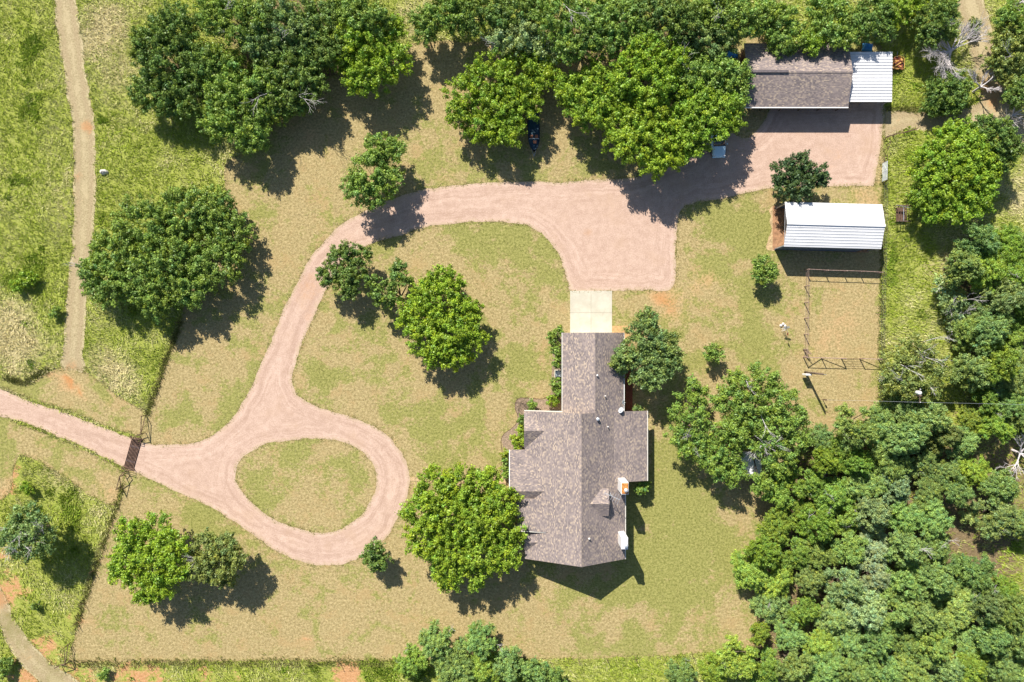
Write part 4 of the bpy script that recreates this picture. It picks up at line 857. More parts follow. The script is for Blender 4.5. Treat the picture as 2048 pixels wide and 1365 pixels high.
# shrubs by the house
for lb, lo, h, to in [
    ('leafy shrub at the garage corner of the flower bed', [(1107,672,13),(1118,662,10),(1100,680,9)], 2.0, 'mid'),
    ('dark shrub between the garage corner and the air conditioner', [(1113,705,13),(1116,725,12),(1110,690,10)], 2.2, 'mid'),
    ('dark green shrub just below the air conditioner', [(1112,768,13),(1116,782,11)], 2.0, 'mid'),
    ('yellow green shrub at the inner corner of the front bed', [(1104,803,13),(1112,798,10)], 1.6, 'lime'),
    ('small round shrub by the bed edging above the front gable', [(1064,808,8),(1066,815,8)], 1.3, 'mid'),
    ('dark shrub at the outer corner of the front gable', [(1043,838,9),(1046,845,8)], 1.6, 'dark'),
    ('small yellow green shrub under the front gable eave', [(1043,856,7),(1045,862,6)], 1.0, 'lime'),
    ('square clipped bright shrub in the notch of the front roof', [(1030,880,10),(1040,876,10),(1036,890,11),(1045,888,9)], 1.7, 'lime'),
    ('topmost of the four small round shrubs along the white gutter', [(1010,906,9)], 1.0, 'lime'),
    ('second of the four small round shrubs along the white gutter', [(1012,922,7)], .9, 'mid'),
    ('third of the four small round shrubs along the white gutter', [(1013,935,7)], .9, 'mid'),
    ('lowest of the four small round shrubs along the white gutter', [(1013,948,6)], .9, 'mid'),
    ('spiky green shrub in the angle beside the rusty topped chimney', [(1285,975,14),(1290,968,10),(1278,980,10)], 2.2, 'mid'),
    ('low weed by the walkway end at the house corner', [(1275,819,6)], .7, 'blue'),
    ('small round weed on the fence below the left fork', [(205,1350,9),(212,1345,7)], 1.0, 'mid'),
    ('green shrub in the bottom left corner', [(8,1330,16),(2,1345,14)], 1.6, 'mid'),
    ('bright bush in the left pasture near the track', [(50,560,17),(35,570,14),(66,556,11)], 1.4, 'bright'),
    ('little dark bush at the left track edge', [(108,627,8),(114,622,6)], 1.0, 'mid'),
    ('bright small bush in the weeds below the entrance drive', [(50,975,11),(58,982,10)], 1.3, 'bright'),
    ('little dark bush in the weeds above the lower left track', [(73,1212,9)], 1.0, 'dark'),
    ('wispy bush at the upper bend of the mown track', [(1950,50,14),(1945,62,10)], 1.5, 'olive'),
    ]:
    T(lb, lo, h, to, name='shrub', leaf=.09, clump=.3, dens=1.2, cat='bush')
o0 = P(1042, 806); rg = random.Random(3); t = thing('bare_shrub', 'brown leafless shrub at the corner of the front flower bed', 'bush', o0)
for i in range(7):
    m = MB(); a = i * .9; twig(m, Vector((0, 0, 0)), Vector((math.cos(a) * .7, math.sin(a) * .7, .8)).normalized(), .75, .02, 3, rg, .6); m.build('branch', M['bark'], t)

# ------------------------------------------------------------------ grass
def blades(pts, n, hgt, wid, lean, colA, colB, mixv, seed, name, label, cat=None, z=0.0, wind=(.5, .35)):
    rg = np.random.default_rng(seed); k = len(pts); idx = np.repeat(np.arange(k), n); N = len(idx)
    p = np.column_stack([pts[idx] + rg.normal(0, .08 + hgt * .16, (N, 2)), np.full(N, z)])
    fld = vnoise(p[:, 0], p[:, 1], .35, 4) * 1.6; a = rg.uniform(0, 2 * np.pi, N); h = hgt * rg.uniform(.5, 1.4, N)
    d = np.stack([np.cos(a) + wind[0] * 1.6 * np.cos(fld), np.sin(a) + wind[1] * 1.6 + .5 * np.sin(fld)], 1); d = unit(d)
    ln = h * rg.uniform(.5, 1.0, N) * lean
    wv = np.stack([-d[:, 1], d[:, 0]], 1) * (wid * rg.uniform(.6, 1.4, N))[:, None]
    A = p.copy(); A[:, :2] += wv; B = p.copy(); B[:, :2] -= wv; Cc = p.copy(); Cc[:, :2] += d * ln[:, None]; Cc[:, 2] += h * .75
    V = np.stack([A, B, Cc], 1).reshape(-1, 3); F = np.arange(3 * N).reshape(-1, 3)
    m = np.clip(mixv[idx] + rg.normal(0, .22, N), 0, 1)[:, None]; v = rg.uniform(.7, 1.3, N)[:, None]
    col = (np.array(colA) * (1 - m) + np.array(colB) * m) * v
    o = link(name, fast_mesh(name, V, F, M['blade'], np.repeat(col, 3, 0))); return tag(o, label, cat, kind='stuff')
def scatter(n, box, seed):
    rg = np.random.default_rng(seed); q = rg.uniform(0, 1, (n, 2)); return np.stack([box[0] + q[:, 0] * (box[1] - box[0]), box[2] + q[:, 1] * (box[3] - box[2])], 1)
FR = (-69, 69, -46.5, 46.5)
q = scatter(150000, FR, 1); k = ~inside(q, lawn_p)
for pl in (drive, en, es, tl, tb, trk): k &= ~inside(q, pl)
so = blobs(q, gsoil); li = litter(q); rg = np.random.default_rng(5)
k &= (so + vnoise(q[:, 0], q[:, 1], .6, 2) * .3 + vnoise(q[:, 0], q[:, 1], 1.6, 14) * .3 + rg.normal(0, .12, len(q)) < .5) & (rg.random(len(q)) > li * .75); q = q[k]
st = blobs(q, gstraw) + vnoise(q[:, 0], q[:, 1], .22, 6) * .35 + vnoise(q[:, 0], q[:, 1], .8, 7) * .35
gr = blobs(q, ggreen) * .75 + vnoise(q[:, 0], q[:, 1], .5, 12) * .25
blades(q, 4, .36, .055, 1.3, (.355, .440, .058), (.76, .68, .40), np.clip(.20 + st * .9 - gr * .7, 0, 1), 2, 'tall_grass', 'tall green and straw coloured pasture grass outside the fence', 'grass')
kk = gr + vnoise(q[:, 0], q[:, 1], .9, 41) * .28 + vnoise(q[:, 0], q[:, 1], .3, 42) * .3 > .48; q2 = q[kk]; q2 = np.concatenate([q2, q2 + rngG.normal(0, .2, q2.shape)])
blades(q2, 6, .30, .10, .9, (.23, .35, .04), (.34, .43, .07), np.clip(.4 + vnoise(q2[:, 0], q2[:, 1], .8, 43) * .5, 0, 1), 3, 'weeds', 'low leafy green weeds among the pasture grass', 'weeds')
q = scatter(90000, FR, 8); k = inside(q, lawn_p) | inside(q, en) | inside(q, es); k &= ~inside(q, drive) | inside(q, isle)
so = blobs(q, lsoil); k &= so + rg.random(len(q)) * .3 < .5; q = q[k]
g = blobs(q, lgreen) + vnoise(q[:, 0], q[:, 1], .5, 21) * .3 + vnoise(q[:, 0], q[:, 1], .13, 22) * .3
blades(q, 3, .075, .03, 1.5, (.62, .52, .30), (.27, .27, .08), np.clip(.18 + g * 1.1, 0, 1), 9, 'short_grass', 'short dry mown grass of the yard', 'grass', z=.012, wind=(.2, .2))
# fringe of longer grass along the drive, the island and the fence lines
fr = []
for pl, s_ in ((drive, 1), (isle, 1), (lawn_p, 1), (tl, 1), (tb, 1), (trk, 1), (en, 1), (es, 1)):
    n = len(pl); i = rngG.integers(0, n, n * 4); fr.append(pl[i] + rngG.normal(0, .14, (len(i), 2)))
fr = np.concatenate(fr)
fr = fr[(~inside(fr, drive)) | inside(fr, isle) | (rngG.random(len(fr)) < .25)]
blades(fr, 4, .12, .035, 1.4, (.55, .46, .24), (.23, .24, .06), np.clip(.45 + vnoise(fr[:, 0], fr[:, 1], .6, 30) * .5, 0, 1), 10, 'edge_grass', 'ragged grass along the edges of drive, track and fence', 'grass', z=.012)
ln_ = []
def fence_weeds(a, b, n, sd):
    a = np.array(PX([a])[0]); b = np.array(PX([b])[0]); t = rngG.random(n); return a + (b - a) * t[:, None] + rngG.normal(0, sd, (n, 2))
fl = np.concatenate([fence_weeds((293,832), (360,645), 260, .12), fence_weeds((244,975), (150,1255), 260, .14), fence_weeds((145,1326), (800,1326), 420, .3), fence_weeds((1768,330), (1762,800), 260, .25), fence_weeds((10,755), (48,768), 80, .15), fence_weeds((48,768), (95,738), 110, .12), fence_weeds((1768,220),(1900,222),140,.12)])
blades(fl, 6, .38, .05, 1.0, (.14, .17, .035), (.36, .33, .12), np.full(len(fl), .35), 12, 'fence_line_weeds', 'dark weeds growing along the fence lines', 'weeds')

# ------------------------------------------------------------------ fences, gates, cattle guard
POST = MB().tube((0, 0, -.05), (0, 0, 1.25), .035, n=6).mesh('post', M['rust'])
PIPE = MB().tube((0, 0, -.05), (0, 0, 1.4), .062, n=8).mesh('post', M['pinkpipe'])
def fence(label, pts, gap, group=None, wires=(.35, .75, 1.15), post=POST, wmat='rust', wr=.006, posts=None):
    f = thing('wire_fence', label, 'fence', P(*pts[0]), 0, group); o0 = P(*pts[0])
    W = [P(*p) - o0 for p in pts]
    if posts: Q = [P(*p) - o0 for p in posts]
    else:
        Q = []
        for a, b in zip(W, W[1:]):
            n = max(1, round((b - a).length / gap)); Q += [a.lerp(b, i / n) for i in range(n)]
        Q.append(W[-1])
    for p in Q: link('post', post, f, p, random.uniform(0, 3))
    for z in wires:
        b = MB()
        for a, c in zip(Q, Q[1:]): b.tube(a + Vector((0, 0, z)), c + Vector((0, 0, z)), wr, n=4, cap=False)
        b.build('wire', M[wmat], f)
    return f
fence('wire fence running up from the cattle guard to the big left oak', [(293,831),(312,775),(328,728),(344,685),(360,645),(395,540),(430,440),(452,330)], 3.2)
fence('wire fence running down from the cattle guard to the lower left corner', [(244,973),(222,1040),(207,1085),(190,1140),(170,1205),(142,1285)], 3.0)
fence('wire fence along the bottom edge of the lawn', [(142,1322),(500,1325),(800,1325),(1100,1322),(1440,1306)], 3.6)
fence('wire fence down the right side of the yard past the shed', [(1766,366),(1765,430),(1764,500),(1761,600),(1759,718),(1757,800),(1754,845)], 3.0, wmat='galv')
fence('pipe fence stub running right from the gravel court corner', [(1766,278),(1785,272),(1806,268),(1826,262)], 1.4, wires=(.4, .8, 1.2), wr=.03)
fence('short pipe fence between gravel court corner and silver gate', [(1767,280),(1772,290),(1766,302),(1765,316),(1765,326)], 1.2, wires=(.5, 1.2), wr=.025)
def braces(name, label, segs, r=.045, mat='rust', cat='fence brace'):
    o0 = P(segs[0][0][0], segs[0][0][1]); t = thing(name, label, cat, o0)
    for (a, b) in segs:
        A = P(a[0], a[1]) - o0; B = P(b[0], b[1]) - o0; A.z = a[2]; B.z = b[2]
        MB().tube(A, B, r, n=7).build('post' if abs(A.x - B.x) + abs(A.y - B.y) < .05 else 'rail', M[mat], t)
    return t
braces('corner_brace', 'dark pipe brace at the lower left fence corner', [((140,1288,-.05),(140,1288,1.35)), ((142,1320,-.05),(142,1320,1.35)), ((140,1288,1.2),(142,1320,1.2)), ((140,1288,.3),(142,1320,1.2)), ((122,1328,-.05),(122,1328,1.3)), ((142,1320,1.2),(122,1328,1.1)), ((142,1320,1.2),(122,1328,.2))])
braces('fence_brace', 'pipe brace at the upper end of the cattle guard', [((293,831,-.05),(293,831,1.35)), ((292,866,-.05),(292,866,1.35)), ((293,831,1.25),(292,866,1.25)), ((293,831,.25),(292,866,1.25)), ((279,870,-.05),(279,870,1.25)), ((292,866,1.2),(279,870,1.15)), ((292,866,.6),(279,870,.6))], .05)
braces('fence_brace', 'pipe brace at the lower end of the cattle guard', [((244,975,-.05),(244,975,1.35)), ((250,950,-.05),(250,950,1.35)), ((244,975,1.25),(250,950,1.25)), ((244,975,.25),(250,950,1.25)), ((256,942,-.05),(256,942,1.25)), ((250,950,1.2),(256,942,1.15)), ((250,950,.6),(256,942,.6))], .05)
# cattle guard
A = P(264.8, 874.8); B = P(286, 881); Cc = P(266.7, 937.7); D_ = P(248, 932.7)
ctr = (A + B + Cc + D_) / 4; ang = math.atan2((B - A).y + (Cc - D_).y, (B - A).x + (Cc - D_).x); wd = ((B - A).length + (Cc - D_).length) / 2; ln2 = ((D_ - A).length + (Cc - B).length) / 2
cg = thing('cattle_guard', 'rusty cattle guard of steel bars set across the gravel drive', 'cattle guard', ctr, ang)
MB().box(-wd / 2, wd / 2, -ln2 / 2, ln2 / 2, .02, .04).build('pit', M['blackpl'], cg)
for i in range(8):
    x = -wd / 2 + .08 + i * (wd - .16) / 7; MB().tube((x, -ln2 / 2, .13), (x, ln2 / 2, .13), .042, n=8).build('bar', M['barrust'], cg)
for y in (-.28, .22): MB().box(-wd / 2 + .02, wd / 2 - .02, y * ln2 - .12, y * ln2 + .12, .06, .075).build('cross_beam', M['galv'], cg)
for s in (-1, 1):
    MB().box(-wd / 2 - .08, wd / 2 + .08, s * ln2 / 2 - .08, s * ln2 / 2 + .08, .0, .16).build('end_sill', M['rust'], cg)
    wng = MB(); y = s * (ln2 / 2 + .12)
    p0 = Vector((-wd / 2 - .3, y, .1)); p1 = Vector((wd / 2 + .3, y, .1)); p2 = Vector((.45, y, 1.05)); p3 = Vector((-.45, y, 1.05))
    for a, c in ((p0, p3), (p3, p2), (p2, p1), (p0, p1)): wng.tube(a, c, .035, n=6)
    for z in (.4, .72): wng.tube(p0.lerp(p3, z), p1.lerp(p2, z), .025, n=6)
    wng.build('wing', M['rust'], cg)
# pen
pen = [(1609,541),(1609,573),(1608,606),(1608,637),(1607.5,669),(1606,699),(1606,714)]
fence('faded post and wire fence down the left side of the pen', pen, 2, wires=(.5, 1.0, 1.32), post=PIPE, wmat='pinkpipe', wr=.016, posts=pen)
def rails(label, pts, zs, diag):
    o0 = P(*pts[0]); t = thing('pipe_fence', label, 'fence', o0); Q = [P(*p) - o0 for p in pts]
    for p in Q: link('post', PIPE, t, p)
    for z in zs:
        for a, c in zip(Q, Q[1:]): MB().tube(a + Vector((0, 0, z)), c + Vector((0, 0, z)), .036, n=7).build('rail', M['pinkpipe'], t)
    for i, s in diag:
        a, c = Q[i], Q[i + 1]
        if s < 0: a, c = c, a
        MB().tube(a + Vector((0, 0, .15)), c + Vector((0, 0, 1.32)), .045, n=7).build('brace', M['pinkpipe'], t)
rails('pipe rail fence along the top of the pen in the shed shadow', [(1610,541),(1647,543),(1684,544),(1717,545),(1754,547)], (1.36,), [])
rails('faded red pipe fence with diagonal braces along the bottom of the pen', [(1606,715),(1642,716),(1682,717)], (1.36,), [(0, -1), (1, 1)])
rails('single braced bay of pipe fence right of the pen gate', [(1719,717.5),(1756,718.5)], (1.36,), [(0, 1)])
def gate(label, a, b, mat, n=6, h=1.25, group=None, r=.03):
    A = P(*a); B = P(*b); d = B - A; L_ = d.length; t = thing('livestock_gate', label, 'gate', A, math.atan2(d.y, d.x), group)
    for i in range(n): z = .15 + (h - .15) * i / (n - 1); MB().tube((0, 0, z), (L_, 0, z), r, n=7).build('rail', M[mat], t)
    for x in (0.0, L_ / 2, L_): MB().tube((x, 0, .12), (x, 0, h + .02), r * 1.1, n=7).build('upright', M[mat], t)
    MB().tube((0, .0, .2), (L_ / 2, 0, h), r * .8, n=6).build('brace', M[mat], t)
gate('pale silver five bar gate beside the gravel court', (1764,328), (1763,364), 'bluegate', 6, 1.3)
gate('thin wire gate between the braced bays of the pen', (1683,717), (1718,717.5), 'rust', 5, 1.3, r=.016)
gate('small open gate frame at the lower left corner of the pen', (1606,700), (1614,708), 'pinkpipe', 4, 1.3)
# feeder frame outside the fence
c = P(1798, 430); t = thing('feed_rack', 'rusty slatted feed rack in the grass right of the shed', 'feed rack', c)
for x in (-.7, .7):
    for y in (-1.0, 1.0): MB().tube((x, y, 0), (x, y, 1.35), .05, n=6).build('post', M['rust'], t)
for x in (-.7, -.35, 0, .35, .7): MB().tube((x, -1.0, 1.05), (x, 1.0, 1.05), .045, n=6).build('slat', M['rust'] if x != 0 else M['galv'], t)
for y in (-1.05, 1.0): MB().box(-.95, .85, y - .06, y + .06, 1.10, 1.24).build('beam', M['polewood'], t)
MB().box(-.6, .6, -.9, .9, .35, .42).build('tray', M['rust'], t)
MB().tube((-1.1, 1.05, 1.2), (.8, .65, 1.28), .04).build('beam', M['galv'], t)

# ------------------------------------------------------------------ poles, wires, windmill
def pole(label, px, py, h, group):
    o0 = P(px, py); t = thing('utility_pole', label, 'utility pole', o0, 0, group); MB().tube((0, 0, -.1), (0, 0, h), .15, .11, 10).build('shaft', M['polewood'], t, True); return t
p1 = pole('short wooden utility pole with white meter box below the pen', 1610, 745, 5.2, 'utility poles')
MB().box(-.62, .12, -.34, -.12, .55, 1.75).build('meter_box', M['white'], p1, bevel=.02)
MB().box(-.42, -.1, -.40, -.34, .9, 1.4).build('meter', M['galv'], p1)
MB().tube((.16, 0, .4), (.16, 0, 5.0), .035).build('conduit', M['galv'], p1)
MB().tube((-.1, 0, 4.9), (.55, -.1, 4.95), .03).build('lamp_arm', M['galv'], p1)
p2 = pole('wooden utility pole carrying a white transformer in the right hand trees', 1788, 785, 6.0, 'utility poles')
MB().lathe((-.05, .36, 5.0), [(.22, 0), (.25, .05), (.25, .8), (.2, .9)], 14).build('transformer', M['white'], p2, True)
MB().box(-.05, .05, -.9, .9, 5.62, 5.74).build('crossarm', M['polewood'], p2)
for y in (-.8, .8): MB().lathe((0, y, 5.74), [(.04, 0), (.06, .1), (.03, .16)], 8).build('insulator', M['lamp'], p2)
j0 = P(1645, 799); t = thing('junction_post', 'short dark stake where the overhead wire comes down on the lawn', 'post', j0); MB().tube((0, 0, 0), (0, 0, 1.0), .05).build('shaft', M['rust'], t); MB().box(-.09, .09, -.09, .09, .85, 1.05).build('cap', M['rust'], t)
o0 = P(1788, 785)
def wire(label, a, b, sag, r=.010):
    b_ = MB(); n = 16; q = []
    for i in range(n + 1):
        u = i / n; p = Vector(a).lerp(Vector(b), u); p.z -= sag * 4 * u * (1 - u); q.append(p)
    for i in range(n): b_.tube(q[i], q[i + 1], r, n=4, cap=False)
    tag(b_.build('power_line', M['steel']), label, 'wire', 'overhead power lines')
wire('overhead wire from the transformer pole down to the stake on the lawn', (o0.x, o0.y - .8, 5.9), (j0.x, j0.y, 1.0), .3)
wire('overhead wire from the transformer pole off to the right edge', (o0.x, o0.y - .8, 5.9), (75, o0.y - 1.4, 6.2), .6)
o1 = P(1610, 745)
c = P(1565, 660); t = thing('garden_windmill', 'small ornamental windmill with white fan on the lawn', 'windmill', c)
for a in range(4): MB().tube((.28 * math.cos(a * 1.57 + .78), .28 * math.sin(a * 1.57 + .78), 0), (0, 0, 1.35), .018, n=5).build('leg', M['white'], t)
for z, w_ in ((.4, .2), (.8, .12)):
    for a in range(4): MB().tube((w_ * math.cos(a * 1.57 + .78), w_ * math.sin(a * 1.57 + .78), z), (w_ * math.cos(a * 1.57 + 2.35), w_ * math.sin(a * 1.57 + 2.35), z), .012, n=4).build('brace', M['white'], t)
for a in range(10):
    th = a * math.pi / 5; u = Vector((.35, .0, 0)); b = MB()
    e = Vector((math.cos(th), .45 * math.sin(th), math.sin(th) * .9)); s = Vector((-math.sin(th), .45 * math.cos(th), math.cos(th) * .9)) * .09
    h0 = Vector((-.05, .25, 1.42)); b.poly([h0 + e * .08 - s * .3, h0 + e * .42 - s, h0 + e * .42 + s, h0 + e * .08 + s * .3]); o = b.build('blade', M['white'], t); o.modifiers.new('s', 'SOLIDIFY').thickness = .015
MB().tube((-.05, .25, 1.42), (.12, -.5, 1.42), .02).build('shaft', M['galv'], t)
MB().box(.08, .14, -.75, -.4, 1.28, 1.56).build('tail', M['redwood'], t)
for k, (dx, dy) in enumerate(((-.25, .55), (.05, .75), (.3, .5))): MB().lathe((dx, dy, 0), [(.16, 0), (.2, .1), (.12, .22), (.04, .26)], 9).build('base_stone', M['rock'], t)

# ------------------------------------------------------------------ vehicles and yard things
def wheel(parent, x, y, r=.33, w_=.22, yaw=False):
    b = MB(); n = 18
    for s in (-1, 1):
        for rr in (r, r * .93): pass
    b.tube((x - w_ / 2, y, r), (x + w_ / 2, y, r), r, n=n); o = b.build('wheel', M['tyre'], parent)
    s = 1 if x > 0 else -1
    MB().tube((x + s * w_ * .4, y, r), (x + s * (w_ / 2 + .01), y, r), r * .62, n=n).build('rim', M['galv'], o)
def loft(b, secs):
    """secs: list of rings (equal length) -> skin"""
    k = len(b.v); n = len(secs[0])
    for s in secs: b.v += [tuple(p) for p in s]
    for i in range(len(secs) - 1):
        for j in range(n - 1): b.f.append([k + i * n + j, k + i * n + j + 1, k + (i + 1) * n + j + 1, k + (i + 1) * n + j])
    b.f.append([k + j for j in range(n)][::-1]); b.f.append([k + (len(secs) - 1) * n + j for j in range(n)])
# silver car, nose toward the bottom of the picture
c0 = P(1438, 279, .8); c0.z = 0
car = thing('parked_car', 'silver blue car parked nose out under the oak by the gravel court', 'car', c0, R(2))
def ring(y, hw_, zs, zt, rnd=.12):
    return [(-hw_, y, .28), (-hw_ * 1.0, y, zs), (-hw_ + rnd, y, zt), (0, y, zt + .03), (hw_ - rnd, y, zt), (hw_, y, zs), (hw_, y, .28)]
b = MB(); loft(b, [ring(-2.34, .32, .45, .52), ring(-2.26, .56, .5, .62), ring(-2.08, .76, .55, .72), ring(-1.85, .86, .6, .80), ring(-1.3, .90, .68, .90), ring(-.9, .91, .72, .96), ring(.0, .92, .75, .95), ring(1.2, .91, .75, .96), ring(1.9, .87, .72, .95), ring(2.2, .75, .6, .85), ring(2.27, .6, .5, .7)])
body = b.build('body', M['silver'], car, True); body.modifiers.new('s', 'SUBSURF').render_levels = 2
b = MB(); loft(b, [[(-.80, -.95, .93), (-.76, -.93, .95), (0, -.98, .98), (.76, -.93, .95), (.80, -.95, .93)], [(-.76, -.2, .93), (-.62, -.15, 1.38), (0, -.2, 1.43), (.62, -.15, 1.38), (.76, -.2, .93)], [(-.76, .9, .93), (-.62, .9, 1.40), (0, .9, 1.46), (.62, .9, 1.40), (.76, .9, .93)], [(-.76, 1.75, .93), (-.66, 1.7, .97), (0, 1.75, 1.0), (.66, 1.7, .97), (.76, 1.75, .93)]])
cab = b.build('cabin', M['glass'], car, True)
b = MB(); loft(b, [[(-.60, -.12, 1.40), (0, -.16, 1.455), (.60, -.12, 1.40), (.60, -.12, 1.38), (-.60, -.12, 1.38)], [(-.62, .9, 1.425), (0, .9, 1.485), (.62, .9, 1.425), (.62, .9, 1.40), (-.62, .9, 1.40)], [(-.60, 1.2, 1.32), (0, 1.2, 1.37), (.6, 1.2, 1.32), (.6, 1.2, 1.28), (-.6, 1.2, 1.28)]]); b.build('roof_skin', M['silver'], car, True)
for s in (-1, 1):
    MB().box(min(s * .42, s * .78), max(s * .42, s * .78), -2.21, -2.06, .585, .70).build('headlight', M['lamp'], car, bevel=.03)
    MB().box(min(s * .93, s * 1.08), max(s * .93, s * 1.08), -.78, -.62, .92, 1.06).build('mirror', M['silver'], car, bevel=.03)
    for y in (-1.4, 1.35): wheel(car, s * .83, y)
MB().box(-.36, .36, -2.30, -2.2, .40, .58).build('grille', M['blackpl'], car, bevel=.02); MB().box(-.85, .85, -2.32, -2.12, .30, .40).build('bumper', M['silver'], car, bevel=.04)
# boat on trailer, bow toward the bottom of the picture
c0 = P(1067.5, 262, .9); c0.z = 0
boat = thing('bass_boat', 'dark navy open boat on a trailer under the oak', 'boat', c0, R(1))
def bring(y, w_, zb, zt): return [(-w_, y, zt), (-w_ * .92, y, zb + .25), (-w_ * .5, y, zb), (w_ * .5, y, zb), (w_ * .92, y, zb + .25), (w_, y, zt)]
b = MB(); loft(b, [bring(2.6, .62, .45, 1.0), bring(1.5, .74, .42, 1.0), bring(0, .78, .42, 1.02), bring(-1.4, .72, .48, 1.06), bring(-2.2, .5, .6, 1.12), bring(-2.65, .22, .78, 1.17), bring(-2.8, .05, .95, 1.19)])
b.f = b.f; hull = b.build('hull', M['navy'], boat)
def dk(z, sc): return [(x * sc, y, z) for x, y in ((-.62, 2.5), (-.74, 1.5), (-.78, 0), (-.72, -1.4), (-.5, -2.15), (-.22, -2.55), (.22, -2.55), (.5, -2.15), (.72, -1.4), (.78, 0), (.74, 1.5), (.62, 2.5))]
b = MB(); b.poly(dk(1.02, .90)); b.build('deck', M['tealdeck'], boat)
b = MB(); q = dk(1.06, .97); 
for a, c in zip(q, q[1:] + q[:1]): b.tube(a, c, .045, n=6)
b.build('gunwale', M['navy'], boat)
for x in (-.33, .33): MB().box(x - .2, x + .2, -1.02, -.62, 1.04, 1.25).build('seat', M['seat'], boat, bevel=.05)
MB().box(-.10, .36, -1.72, -1.35, 1.03, 1.2).build('seat', M['seat'], boat, bevel=.05)
b = MB(); b.tube((-.62, -1.15, 1.3), (.62, -1.15, 1.3), .03).tube((-.62, -1.15, 1.02), (-.62, -1.15, 1.3), .03).tube((.62, -1.15, 1.02), (.62, -1.15, 1.3), .03); b.build('windscreen_rail', M['steel'], boat)
MB().box(-.55, .55, 2.3, 2.5, .95, 1.12).build('transom_board', M['seat'], boat)
MB().box(-.18, .18, 2.62, 3.0, .95, 1.5).build('outboard_motor', M['blackpl'], boat, bevel=.07)
tr_ = MB(); tr_.tube((-.5, 2.3, .4), (-.5, -1.6, .4), .04).tube((.5, 2.3, .4), (.5, -1.6, .4), .04).tube((-.5, -1.6, .4), (0, -3.2, .4), .04).tube((.5, -1.6, .4), (0, -3.2, .4), .04); tr_.build('trailer_frame', M['galv'], boat)
for s in (-1, 1): wheel(boat, s * .72, 1.2, .3, .18)
# small trailer with boards
c0 = P(1796, 126, .7); c0.z = 0
t = thing('utility_trailer', 'small round nosed trailer filled with orange boards beside the carport', 'trailer', c0, R(-2))
pts = [(-.75, -.8), (.75, -.8), (.75, .35)] + [(.75 * math.cos(a), .35 + .48 * math.sin(a)) for a in np.linspace(.2, math.pi - .2, 9)] + [(-.75, .35)]
MB().prism(pts, .42, .50).build('bed', M['redwood'], t)
b = MB()
for a, c in zip(pts, pts[1:] + pts[:1]): b.tube((*a, .85), (*c, .85), .03, n=6); b.tube((*a, .45), (*a, .85), .02, n=4)
b.build('side_rail', M['orangewood'], t)
rg = random.Random(4)
for i in range(9):
    a = rg.uniform(-.9, .9); m = MB().box(-.5, .5, -.09, .09, 0, .05); o = m.build('board', M['orangewood'] if i % 4 else M['redwood'], t); o.location = (rg.uniform(-.15, .15), rg.uniform(-.5, .35), .5 + i * .042); o.rotation_euler = (0, 0, a)
MB().box(-.72, .3, -.78, .4, .5, .56).build('board', M['orangewood'], t)
MB().tube((0, .75, .45), (0, 1.6, .42), .04).build('tongue', M['galv'], t)
for s in (-1, 1): wheel(t, s * .84, -.1, .28, .15)
# blue tarped things
def tarp(label, px, py, sx, sy, h, yaw, seed):
    c = P(px, py, h); c.z = 0; t = thing('tarped_pile', label, 'tarp', c, yaw); rg = np.random.default_rng(seed); n = 12; b = MB()
    for j in range(n + 1):
        for i in range(n + 1):
            u = i / n * 2 - 1; v = j / n * 2 - 1; e = max(abs(u), abs(v)); z = h - max(0, e - .72) ** 1.3 * 2.6 * h + float(vnoise(np.array([u * 2 + seed]), np.array([v * 2]), 1.2)[0]) * .06
            b.v.append((u * sx / 2, v * sy / 2, max(z, .1)))
    for j in range(n):
        for i in range(n): k = j * (n + 1) + i; b.f.append([k, k + 1, k + n + 2, k + n + 1])
    o = b.build('tarp', M['bluetarp'], t, True); o.modifiers.new('s', 'SOLIDIFY').thickness = .01
    MB().box(-sx * .34, sx * .34, -sy * .34, sy * .34, 0, h - .12).build('stack', M['woodwall'], t)
tarp('blue tarp over a low stack behind the carport', 1738, 93, 1.3, 1.0, 1.0, R(-8), 3)
tarp('blue covered equipment half hidden at the left end of the barn', 1466, 106, 1.6, 1.0, 1.3, R(4), 8)
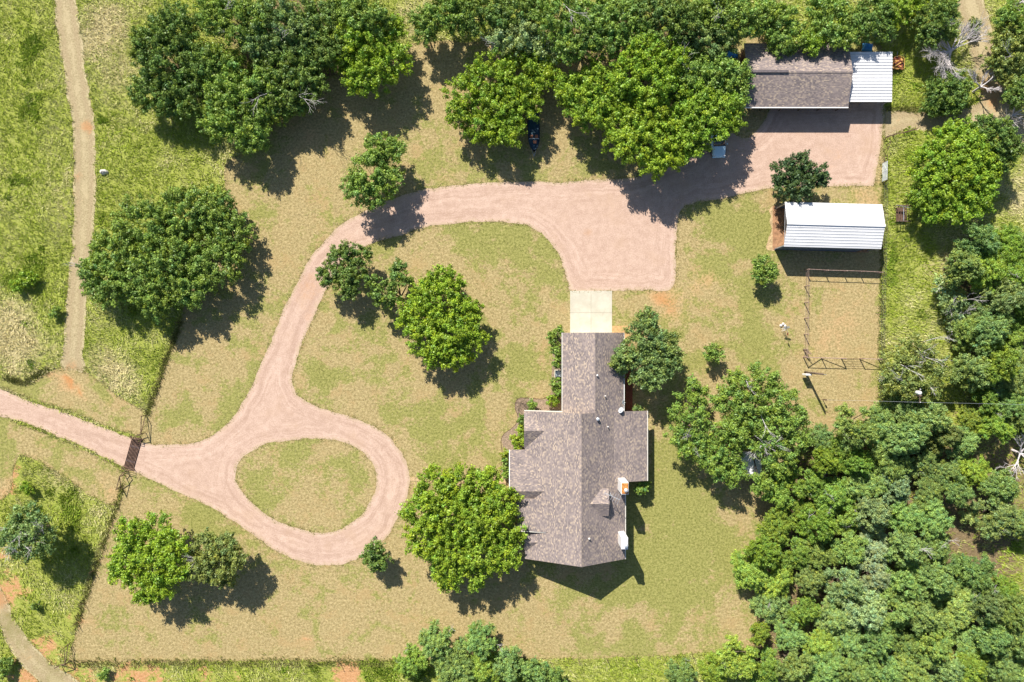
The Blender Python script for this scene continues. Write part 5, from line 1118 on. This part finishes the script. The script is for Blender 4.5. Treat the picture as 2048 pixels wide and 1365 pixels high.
c = P(1757, 66, .8); c.z = 0; t = thing('grey_tank', 'upright grey tank in the shade behind the carport', 'tank', c)
MB().lathe((0, 0, 0), [(.36, 0), (.36, 1.0), (.28, 1.15), (.08, 1.2)], 16).build('shell', M['tank'], t, True); MB().lathe((0, 0, 1.18), [(.1, 0), (.1, .08)], 10).build('lid', M['blackpl'], t)
# white roofed hut under the wide oak
c = P(1502, 928, 2.0); c.z = 0; t = thing('small_hut', 'small white roofed hut mostly hidden under the wide grey green oak', 'hut', c)
MB().box(-1.1, 1.1, -1.3, 1.3, 0, 1.9).build('wall', M['wall'], t); corr = MB()
corrugated('roof_panel', -1.35, 1.35, -1.55, 1.55, 1.95, 2.15, t)
# air conditioner
c = P(1117, 748, .8); c.z = 0; t = thing('air_conditioner', 'square air conditioner unit beside the house wall between shrubs', 'air conditioner', c)
MB().box(-.40, .40, -.40, .40, .05, .82).build('cabinet', M['tank'], t, bevel=.03); MB().box(-.5, .5, -.5, .5, .0, .05).build('pad', M['concrete'], t)
MB().lathe((0, 0, .825), [(.33, 0), (.33, .03), (.29, .035)], 18).build('fan_grille', M['steel'], t); MB().lathe((0, 0, .86), [(.09, 0), (.09, .03)], 10).build('fan_hub', M['white'], t)
# white rock and bed edging
rg = random.Random(9)
b = MB(); b.lathe((0, 0, -.05), [(.42, 0), (.55, .15), (.45, .4), (.2, .55), (.03, .6)], 11)
b.v = [(x * (1 + rg.uniform(-.15, .15)), y * .7 * (1 + rg.uniform(-.15, .15)), z * (1 + rg.uniform(-.1, .1))) for x, y, z in b.v]
o = b.build('boulder', M['rock']); o.location = P(209, 345); tag(o, 'white boulder in the grass right of the dirt track', 'rock')
ep = spline(PX([(1003,962),(1002,935),(1004,905),(1002,882),(1008,868),(1022,858),(1032,848),(1036,835),(1030,815),(1034,799),(1050,796),(1085,798),(1101,790)]), False, .4)
b = MB()
for a, c in zip(ep, ep[1:]): b.tube((*a, .03), (*c, .03), .035, n=5, cap=False)
tag(b.build('bed_edging', M['rust']), 'thin curved edging round the front flower bed', 'edging')
